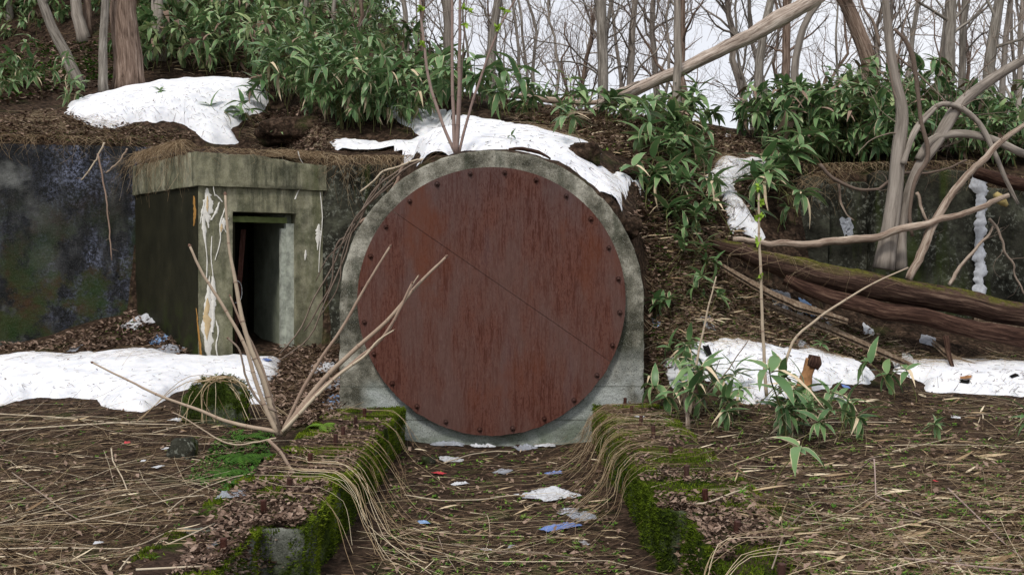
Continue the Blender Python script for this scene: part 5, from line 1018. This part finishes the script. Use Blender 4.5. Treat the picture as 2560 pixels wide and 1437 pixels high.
gl = Geo()
def dead_leaves(poly, n, size, seed, f=Hs, tint=(.1, .95), up=.02):
    rs = np.random.RandomState(seed + 500); p = scatter(poly, n, f, rs) + np.array((0, 0, .008)) + np.stack([np.zeros(n), np.zeros(n), rs.uniform(0, up, n)], -1); a = rs.uniform(0, 6.28, n)
    if poly in (FL, FR): p[mossmask(p) > .53, 2] = -3.0
    nrm_ = norm(np.stack([rs.normal(0, .35, n), rs.normal(0, .35, n), np.ones(n)], -1)); d = norm(np.cross(nrm_, np.stack([np.cos(a), np.sin(a), 0 * a], -1))); s = np.cross(nrm_, d); L = rs.uniform(size * .5, size * 1.3, n)[:, None]; W = L * rs.uniform(.35, .7, (n, 1)); c = rs.uniform(-.1, .35, (n, 1)) * L
    V = np.stack([p, p + d * L * .5 - s * W * .5 + nrm_ * c, p + d * L * .55 + nrm_ * c * .1, p + d * L * .45 + s * W * .5 + nrm_ * c * rs.uniform(.2, 1, (n, 1)), p + d * L * rs.uniform(.9, 1.1, (n, 1)) + nrm_ * c * .6], 1)
    q = np.array([[0, 1, 2], [0, 2, 3], [1, 4, 2], [2, 4, 3]]); gl.add(V, (q[None] + (np.arange(n) * 5)[:, None, None]).reshape(-1, 3), np.repeat(rs.uniform(*tint, n), 5))
for poly, n, sz, up in ((FL, 7000, .045, .03), (FR, 6500, .045, .03), (ZC, 1500, .06, .02), (ZL, 3000, .055, .02), (ZR, 4200, .055, .02), (ZB, 5000, .07, .04), ([(690,870),(850,870),(860,1050),(700,1080),(660,1000)], 1800, .08, .05), ([(-300,890),(100,860),(330,785),(440,860),(480,895),(-300,905)], 2600, .08, .04),
    ([(-300,330),(120,275),(300,315),(480,345),(480,374),(-300,352)], 3200, .07, .04), ([(-200,300),(180,240),(330,200),(330,100),(-200,100)], 2600, .11, .05), ([(1250,262),(1700,300),(1900,360),(2050,440),(1850,420),(1640,430),(1490,370),(1300,310)], 4500, .09, .05), ([(1600,430),(1760,350),(1900,450),(1850,640),(1640,700),(1580,560)], 3500, .08, .05), ([(630,300),(760,270),(830,330),(830,385),(650,370)], 1500, .07, .05), ([(560,200),(1000,190),(960,120),(560,100)], 900, .1, .05)):
    dead_leaves(poly, n, sz, n, up=up)
for z in (SN_A, SN_B, SN_D, SN_E, SN_F): dead_leaves(z, 45, .035, len(z), Hn, (.1, .8))
solo('fallen_leaves', gl, M['dead'], 'curled brown dead leaves littering the ground and the footings', None, None, 'stuff', flat=True)
gt_ = Geo(); rs = np.random.RandomState(8)
for z in (SN_A, SN_B, SN_D, SN_E, SN_F, SN_C):
    n = 300; p = scatter(z, n, Hn, rs); V, Fc, q = stalks(p, rs.normal(.1, .8, n), rs.uniform(.015, .10, n), rs.uniform(.001, .0035, n), 4, .3, Hn, rs, .01, 1); gt_.add(V, Fc, np.repeat(rs.uniform(0, .5, n), q))
    n = 4; p = scatter(z, n, Hn, rs); V, Fc, q = stalks(p, rs.normal(.1, .8, n), rs.uniform(.2, .6, n), rs.uniform(.001, .002, n), 8, .3, Hn, rs, .05, 2); gt_.add(V, Fc, np.repeat(rs.uniform(.1, .7, n), q))
solo('twig_debris', gt_, M['twig'], 'tiny dark twigs and needles scattered over the snow', None, None, 'stuff')

# ---------------------------------------------------------------- green ground plants and moss
gw_ = Geo()
def weeds(poly, n, size, seed, tint=(.1, .8), f=Hs):
    rs = np.random.RandomState(seed); c = scatter(poly, n, f, rs); m = 6; p = np.repeat(c, m, 0) + rs.normal(0, size * .35, (n * m, 3)) * (1, 1, 0) + (0, 0, .01); a = rs.uniform(0, 6.28, n * m); d = np.stack([np.cos(a), np.sin(a), rs.uniform(.2, .9, n * m)], -1)
    N = n * m; d = norm(d); sd = norm(np.cross(d, (0, 0, 1.))); L = (rs.uniform(.5, 1.3, N) * size)[:, None]; W = L * .22; dz = np.array((0, 0, 1.)) * L * rs.uniform(0, .45, (N, 1))
    V = np.stack([p, p + d * L * .5 - sd * W, p + d * L * .5 + sd * W, p + d * L - dz], 1); gw_.add(V, (np.array([[0, 2, 1], [1, 2, 3]])[None] + (np.arange(N) * 4)[:, None, None]).reshape(-1, 3), np.repeat(rs.uniform(*tint, N), 4))
weeds([(560,1080),(690,1085),(640,1180),(560,1240),(470,1200)], 260, .06, 1, (.0, .5)); weeds(ZL, 420, .035, 2, (.2, .8)); weeds(ZC, 700, .035, 3, (.2, .9)); weeds(ZR, 1500, .04, 4, (.2, .9)); weeds(ZB, 900, .045, 5, (.2, .8))
weeds([(1250,262),(1700,300),(1900,400),(1640,430),(1300,310)], 260, .07, 6); weeds([(-100,330),(480,345),(480,372),(-100,350)], 150, .04, 7, (.3, .9)); weeds([(230,840),(330,790),(400,830),(260,860)], 40, .05, 8, (.4, .9)); weeds([(0,260),(330,190),(330,110),(0,110)], 260, .12, 9, (.1, .6)); weeds([(1600,430),(1900,430),(1850,640),(1640,700)], 260, .07, 10, (.1, .7))
solo('green_undergrowth', gw_, M['weed'], 'small green weeds and grass blades coming up through the litter', None, None, 'stuff')
def fern(label, u, v, s, n, tint, seed):
    rs = np.random.RandomState(seed); c = g1(u, v); t = thing('fern', label, 'fern', c)
    for k in range(n):
        a = rs.uniform(0, 6.28); l = s * rs.uniform(.7, 1.1); K = 14; tt_ = np.linspace(0, 1, K); rch = c + np.outer(tt_ * l, (math.cos(a), math.sin(a), 0)) + np.outer(l * (.55 * tt_ - .75 * tt_ ** 2), (0, 0, 1)) + (0, 0, .02)
        g = Geo(); V, Fc, q = tubes(rch[None], np.linspace(.003, .001, K)[None], 3); g.add(V, Fc, tint); T = norm(np.gradient(rch, axis=0)); up = np.cross(np.cross(T, (0, 0, 1.)), T); S = norm(np.cross(T, up))
        for sd in (-1, 1):
            V, Fc, q, e = leaves(rch[1:], norm(S[1:] * sd + T[1:] * .35), up[1:], l * .34 * np.sin(np.pi * (tt_[1:] * .85 + .12)), l * .07, .25); g.add(V, Fc, tint + rs.uniform(-.1, .1))
        part('frond', g, M['weed'], t)
fern('bright green fern at the foot of the bare pale shrub, on the footing', 812, 1072, .26, 6, .9, 1)
for k, (u, v, s, lb) in enumerate(((630,1100,.3,'dark fern left of the root of the bare pale shrub'), (600,1150,.32,'dark fern in the hollow beside the left footing'), (660,1150,.28,'dark fern touching the outer side of the left footing'), (560,1190,.26,'lowest dark fern of the hollow beside the left footing'))): fern(lb, u, v, s, 8, .3, 5 + k)
def moss_on(key, n_side, n_top, seed):
    rs = np.random.RandomState(seed); V = FOOTV[key]; inner = -1 if key > 0 else 1
    face = (np.abs(V[:, 0] - (.93 if key > 0 else -1.22)) < .09) & (V[:, 2] > -.5) | (np.abs(V[:, 0] - (1.06 if key > 0 else -1.47)) < .07) & (V[:, 2] > -.5) & (V[:, 1] < 6.7)
    top = (V[:, 2] > -.03) & (V[:, 2] < .06)
    out = []
    for m, n, d0, thr in ((face, n_side, np.array((inner, -.35, .5)), .36), (top, n_top, np.array((0, -.2, 1.)), .5)):
        q = V[m]; nz = mossmask(q if thr > .4 else q[:, [1, 2, 0]]); q = q[nz > thr]
        if len(q) == 0: continue
        p = q[rs.randint(0, len(q), n)] + rs.normal(0, .008, (n, 3)); d = norm(d0 + rs.normal(0, .55, (n, 3))); L = rs.uniform(.01, .026, n)[:, None]; s = norm(np.cross(d, rs.normal(0, 1, (n, 3)))) * rs.uniform(.003, .006, (n, 1))
        out.append((np.stack([p - s - d * .004, p + s - d * .004, p + d * L], 1), np.repeat(np.clip((vnoise(p, 6, 74) * .8 + rs.normal(.1, .15, n)) * (.55 if key > 0 and thr < .4 else .9), 0, 1), 3)))  # right inner side: lowered tint paints its shade into the moss
    g = Geo()
    for V_, t_ in out: g.add(V_, np.arange(len(V_) * 3).reshape(-1, 3), t_)
    return g
part('moss', moss_on(-1.53, 42000, 30000, 1), M['mossblade'], foot_l, 'thick bright moss on the inner side', 'stuff'); part('moss', moss_on(1.27, 38000, 32000, 2), M['mossblade'], foot_r, 'dark moss on the inner side and yellow-green cushions on top', 'stuff')

# ---------------------------------------------------------------- rocks, stump, bark
def rock(label, u, v, sx, sy, sz, mat, seed, name='rock'):
    c = g1(u, v, H); n = 40; a, b = np.meshgrid(np.linspace(.02, math.pi - .02, n // 2), np.linspace(0, 2 * math.pi, n + 1)[:-1], indexing='ij'); V = np.stack([np.sin(a) * np.cos(b), np.sin(a) * np.sin(b), np.cos(a)], -1); q = V.copy()
    V = np.sign(V) * np.abs(V) ** .7; V = V * (1 + .9 * fbm(q * 1.3, 1.2, 3, seed) + .25 * fbm(q, 5, 2, seed))[..., None] * (sx, sy, sz) + c + (0, 0, sz * .3); t = thing(name, label, 'rock', c); part('stone', Geo().add(V, grid_faces(n // 2, n, True)), M[mat], t); return t, V
mr, Vr = rock('mossy boulder draped with straw in front of the left snow strip', 545, 1050, .30, .25, .34, 'footing', 3, 'boulder')
rs = np.random.RandomState(4); q = Vr.reshape(-1, 3); q = q[q[:, 2] > q[:, 2].mean() - .15]; n = 9000; p = q[rs.randint(0, len(q), n)] + rs.normal(0, .012, (n, 3)); cc = q.mean(0); d = norm(norm(p - cc) + rs.normal(0, .5, (n, 3))); s = norm(np.cross(d, rs.normal(0, 1, (n, 3)))) * .005; L = rs.uniform(.012, .03, (n, 1))
vis = vnoise(p, 4, 9) > .38; p, s, d, L = p[vis], s[vis], d[vis], L[vis]; n = len(p)
part('moss', Geo().add(np.stack([p - s, p + s, p + d * L], 1), np.arange(n * 3).reshape(-1, 3), np.repeat(np.clip(vnoise(p, 5, 4) * .75 - .12 + rs.normal(0, .12, n), 0, 1), 3)), M['mossblade'], mr, kind='stuff')
gb = Geo(); topc = g1(545, 1050, H) + (0, 0, .42)
for k in range(34):
    a = rs.uniform(0, 6.28); r = rs.uniform(.3, .9); pts = [topc + (-math.cos(a + rs.normal(0, .8)) * .25, -math.sin(a) * .2, .0), topc + (rs.normal(0, .1), rs.normal(0, .08), .02 + rs.uniform(0, .03)), topc + (math.cos(a + rs.normal(0, .3)) * .28, math.sin(a) * .24, -.04 + rs.normal(0, .04)), topc + (math.cos(a) * r, math.sin(a) * r * .8, -.40)]; V, Fc, q_ = tubes([path(pts, 10)], rs.uniform(.002, .0045), 4); gb.add(V, Fc, rs.uniform(.3, .95))
part('straw', gb, M['straw'], mr, kind='stuff')
rock('small grey stone in the straw left of the dark ferns', 455, 1140, .13, .1, .13, 'old', 5); rock('pale grey stone at the bottom of the arch near a plastic scrap', 1072, 1160, .07, .05, .06, 'old', 6); rock('black lump of earth where the arch meets the right bank', 1582, 585, .10, .15, .12, 'soil', 7)
rock('mossy hump of earth in the curved snow band', 1455, 395, .22, .2, .14, 'soil', 8); rock('mossy earth block above the roof slab', 740, 345, .55, .35, .22, 'soil', 9)
st = thing('tree_stump', 'short orange rotten stump standing in the right snow strip', 'stump', P(2010, 975, 11.9))
stem_part('wood', st, [(2006,985),(2012,955),(2022,925),(2032,900)], 11.9, (42,30,26,31), 'stump', 20, 14, .8); stem_part('bark', st, [(2028,918),(2034,903),(2037,888)], 11.9, (30,36,24), 'log', 10, 12, .7)
solo_stem('bark_strip', 'curved strip of brown bark lying on the crown of the arch', 'bark', [(1275,374),(1310,374),(1345,380),(1375,396)], 12.55, (7,10,11,5), 'log', 16, 6, .4, .01, 30)
solo_stem('tree_stub', 'pale withered stub beside the end of the right footing', 'stub', [(1722,1085),(1720,1050),(1712,1000),(1716,970)], 11.2, (14,12,10,6), 'bleach', 12, 7, .2, .01, 31)

# single stalks the photo shows lying on the ground
LY = [([(163,1322),(275,1298),(440,1255),(512,1248)], 9, 'long pale stalk lying on the mud, bottom left'), ([(-20,1085),(120,1075),(260,1066),(360,1060)], 7, 'straight pale stalk at the left border under the snow'), ([(-20,1040),(140,1050),(300,1066),(440,1070)], 6, 'long stalk just above the straight pale one at the left border'),
 ([(278,1128),(282,1160),(306,1205),(318,1235)], 7, 'kinked dead twig in the middle of the left mud'), ([(300,1440),(330,1400),(430,1370),(500,1340),(560,1310)], 9, 'grey crooked branch on the leaves, bottom left'), ([(-20,1385),(120,1380),(300,1384),(430,1340)], 7, 'bundle-edge stalk at the bottom left border'), ([(30,1190),(100,1240),(180,1300),(240,1330)], 7, 'brown branch slanting down across the left mud'),
 ([(420,1290),(450,1262),(510,1230),(560,1210),(625,1195)], 6, 'pale stalk climbing onto the left footing'), ([(340,1440),(500,1432),(620,1440)], 10, 'pale stick along the bottom edge near the left footing'), ([(1010,1245),(1100,1260),(1200,1258),(1290,1245)], 6, 'thin pale stalk curving across the channel'), ([(1110,1165),(1180,1142),(1240,1135),(1283,1135)], 6, 'bent pale stalk at the far end of the channel'),
 ([(1130,1370),(1240,1388),(1360,1395),(1460,1410)], 5, 'dark stalk low across the channel'), ([(1095,1350),(1110,1390),(1140,1437)], 5, 'dark twig pointing to the viewer in the channel'), ([(2370,1232),(2440,1300),(2510,1370),(2570,1420)], 9, 'straight reddish stalk, bottom right corner'), ([(2080,1230),(2140,1222),(2155,1215)], 6, 'short reddish broken stalk right of the footing'),
 ([(2150,1172),(2185,1200),(2190,1250)], 8, 'elbow-shaped reddish stalk standing in the straw'), ([(2260,1408),(2400,1425),(2560,1440)], 12, 'thick reddish stick at the bottom right border'), ([(2190,1250),(2250,1275),(2300,1300)], 7, 'reddish stalk behind the elbow-shaped one'), ([(2230,1340),(2280,1400),(2300,1437)], 6, 'brown stalk curving to the bottom edge at the right'), ([(2060,1064),(2160,1063),(2240,1064)], 6, 'straight pale stalk behind the tiny leaves at the right'),
 ([(1690,1330),(1760,1270),(1840,1240),(1910,1225)], 9, 'thick pale stem bent over the near end of the right footing'), ([(1930,1437),(1960,1350),(2010,1290),(2070,1250)], 6, 'dark bare twig crossing the right footing')]
for k, (pts, w, lb) in enumerate(LY):
    c = np.array([g1(u, v) for u, v in pts]) + (0, 0, .03 if k != 15 else .0); t = thing('lying_stalk', lb, 'stalk', c[0]); w_ = w * .55 / F * c[:, 1].mean() / 2
    if k == 15: c[1] += (0, 0, .16)
    cp = lin(c, 20); cp[:, 2] = np.maximum(cp[:, 2], Hs(cp[:, 0], cp[:, 1]) + .006)
    V, Fc, q = tubes(cp[None], np.linspace(w_, w_ * .7, 20)[None], 7, True, .12, k); part('stem', Geo().add(V, Fc, .75), M['twig' if 'dark' in lb or 'brown ' in lb else ('pink' if 'reddish' in lb else 'stem')], t)

# ---------------------------------------------------------------- litter
def litter(label, u, v, w, h, mat, seed, name='plastic_bag', cat='litter', lift=0.0, puff=.3, at=None, upright=False):
    c = g1(u, v, Hs) if at is None else np.array(at); rs = np.random.RandomState(seed); k = c[1] / F; W, D = w * k, max(h * k * (1.2 if upright else 2.6), w * k * .35); n = 26; a, b = np.meshgrid(np.linspace(-1, 1, n), np.linspace(-1, 1, n), indexing='ij')
    q = np.stack([a * 1.7, b * 1.7, 0 * a + seed], -1); x = a * (1 + .45 * fbm(q, 1.1, 3, seed)) + .5 * fbm(q, .9, 2, seed + 3); y = b * (1 + .5 * fbm(q, 1.2, 3, seed + 5)) + .4 * fbm(q, 1, 2, seed + 7); e = (1 - a ** 4) * (1 - b ** 4)
    z = np.abs(fbm(q, 1.6, 4, seed + 11)) * 1.6 * e + np.abs(fbm(q, 3, 2, seed + 12)) * .2
    r = .55 if 'large torn' in label or 'long blue' in label else rs.uniform(-.5, .5); xr, yr = x * math.cos(r) - y * math.sin(r) * D / W, x * math.sin(r) * W / D + y * math.cos(r)
    if upright: V = np.stack([c[0] + xr * W / 2, c[1] + (z - .3) * W * .5, c[2] + yr * h * k / 2], -1)
    else:
        X_, Y_ = c[0] + xr * W / 2, c[1] + yr * D / 2; V = np.stack([X_, Y_, Hs(X_, Y_) + .015 + lift + z * W * puff], -1)
    return solo(name, Geo().add(V, grid_faces(n, n)), M[mat], label, cat, origin=tuple(c))
for k, a in enumerate([
 ('large torn white plastic bag lying in the channel', 1375, 1240, 115, 48, 'white'), ('grey mesh scrap behind the torn white bag in the channel', 1330, 1245, 45, 24, 'grey'), ('crumpled foil packet with a red rim right of the torn white bag', 1420, 1282, 50, 28, 'foil'), ('long blue plastic strip lying diagonally in the channel', 1400, 1322, 105, 18, 'blue'), ('grey plastic film at the upper end of the blue strip', 1455, 1298, 55, 28, 'clear'),
 ('small light blue scrap on the left side of the channel', 1058, 1309, 28, 10, 'lblue'), ('white crumpled bag near the left end of the far channel', 1128, 1152, 48, 26, 'white'), ('translucent bag in the middle of the far channel', 1256, 1183, 36, 22, 'clear'), ('small red wrapper in the far channel', 1097, 1187, 32, 8, 'red'), ('dark blue scrap at the right of the far channel', 1385, 1187, 42, 9, 'blue'),
 ('clear plastic film at the foot of the disc, left', 1120, 1112, 75, 18, 'clear'), ('shiny foil wrapper at the foot of the disc', 1222, 1110, 22, 16, 'foil'), ('white film beside the foil wrapper', 1205, 1120, 55, 14, 'white'), ('clear bag right of centre at the foot of the disc', 1312, 1122, 50, 22, 'clear'), ('bright white bag right of centre at the foot of the disc', 1362, 1117, 50, 24, 'white'),
 ('clear scrap high on the left at the foot of the disc', 1065, 1086, 34, 14, 'clear'), ('thin white film on the stalks in the channel', 1150, 1213, 42, 8, 'white'), ('small white chip low in the channel', 1215, 1379, 24, 7, 'white'), ('grey paper lump low in the channel', 1280, 1371, 20, 12, 'clear'), ('small crumpled foil near the right footing', 1462, 1364, 18, 14, 'foil'), ('yellow scrap beside the clear film under the disc', 1088, 1108, 12, 8, 'yellow'),
 ('crumpled translucent sheet beside the left footing', 572, 1242, 75, 36, 'clear'), ('white crumpled bag against the foot of the wet wall', 362, 803, 56, 46, 'white'), ('small grey bag on the leaf mound left of the booth', 187, 872, 22, 20, 'clear'), ('blue and white bag at the booth corner', 398, 852, 32, 22, 'lblue'), ('grey translucent bag at the snow edge by the booth', 425, 876, 60, 22, 'clear'), ('bright blue scrap at the right tip of the left snow strip', 668, 902, 20, 9, 'blue'),
 ('white bag between the shrub and the arch', 808, 925, 56, 34, 'white'), ('milky bag hanging below the white one beside the arch', 835, 965, 42, 40, 'clear'), ('blue bag beside the lower left edge of the arch', 842, 1000, 40, 26, 'lblue'), ('clear bag below the blue one at the arch foot', 838, 1022, 44, 20, 'clear'), ('small white scrap in the left straw', 415, 1125, 16, 8, 'white'), ('small pink and white scrap in the left straw', 396, 1170, 20, 12, 'white'), ('white scrap near the small grey stone', 358, 1155, 12, 7, 'white'), ('white wrapper piece under the straw on the boulder', 440, 1052, 32, 12, 'white'), ('white oval scrap in the bottom left straw', 246, 1361, 22, 8, 'white'), ('thin white rag on the near left footing', 540, 1365, 20, 40, 'clear'), ('tiny reddish wrapper on the left mud', 318, 1109, 14, 6, 'red'),
 ('small white scrap between the bolts of the right footing', 1598, 1045, 22, 8, 'white'), ('pale violet bag high on the littered slope', 1955, 765, 46, 22, 'clear'), ('blue bag on the slope under the split slab', 2018, 775, 34, 14, 'lblue'), ('white cup-shaped scrap on the slope', 1998, 790, 22, 16, 'white'), ('thin white strip below the blue bag on the slope', 2060, 800, 40, 10, 'white'), ('white scrap in the middle of the right slope', 2172, 830, 26, 14, 'white'), ('clear bag near the broad rotten slab', 2320, 850, 36, 22, 'clear'),
 ('grey bag low on the right slope', 2008, 868, 30, 12, 'clear'), ('white lump on the near tip of the last snow strip', 2268, 893, 26, 14, 'white'), ('white torn bag at the left tip of the right snow strip', 1700, 925, 60, 26, 'white'), ('white bag scrap behind the tallest bamboo', 2098, 1000, 26, 22, 'white'), ('tiny blue scrap in front of the right snow strip', 2115, 972, 20, 6, 'blue'), ('white cup fragment on the right straw', 2390, 1047, 20, 10, 'white'), ('small white scrap low in the right straw', 2395, 1408, 18, 9, 'white'), ('tiny pink wrapper in the right straw', 2337, 1206, 9, 6, 'red'),
 ('blue scrap on the bank close beside the arch', 1640, 812, 18, 8, 'lblue'), ('pale scrap on the bank beside the sapling', 1770, 815, 26, 14, 'clear'), ('orange plastic ring on the last snow strip', 2415, 948, 26, 4, 'stump'), ('dark flat scrap on the last snow strip', 2412, 960, 24, 4, 'black'), ('dark glove-like scrap at the right end of the snow', 2535, 945, 22, 4, 'black'), ('dark leaf clump on the left end of the right snow strip', 1768, 885, 16, 8, 'black'), ('white mushroom-like plastic lump below the dead trunk', 1410, 275, 18, 12, 'white'), ('pale scrap on the bare soil under the mound', 1822, 345, 16, 10, 'white')]):
    litter(a[0], a[1], a[2], a[3], a[4], a[5], 40 + k, 'plastic_scrap' if a[3] < 40 else 'plastic_bag', puff=.2 if a[3] > 60 else .3)
litter('clear plastic bag dangling from the wavy root before the ruined wall', 0, 0, 26, 44, 'clear', 99, at=P(2117, 567, 15.0), upright=True)
rp = thing('rusty_plank', 'narrow rusty plank leaning inside the dark doorway', 'plank', fp(.62, .45, .45)); part('board', Geo().add(*gridbox(fp(.60, .5, .4), ex * .07, en * .03, zup * 1.75 + ex * .14, .08, .003, 8, 1)), M['bolt'], rp)
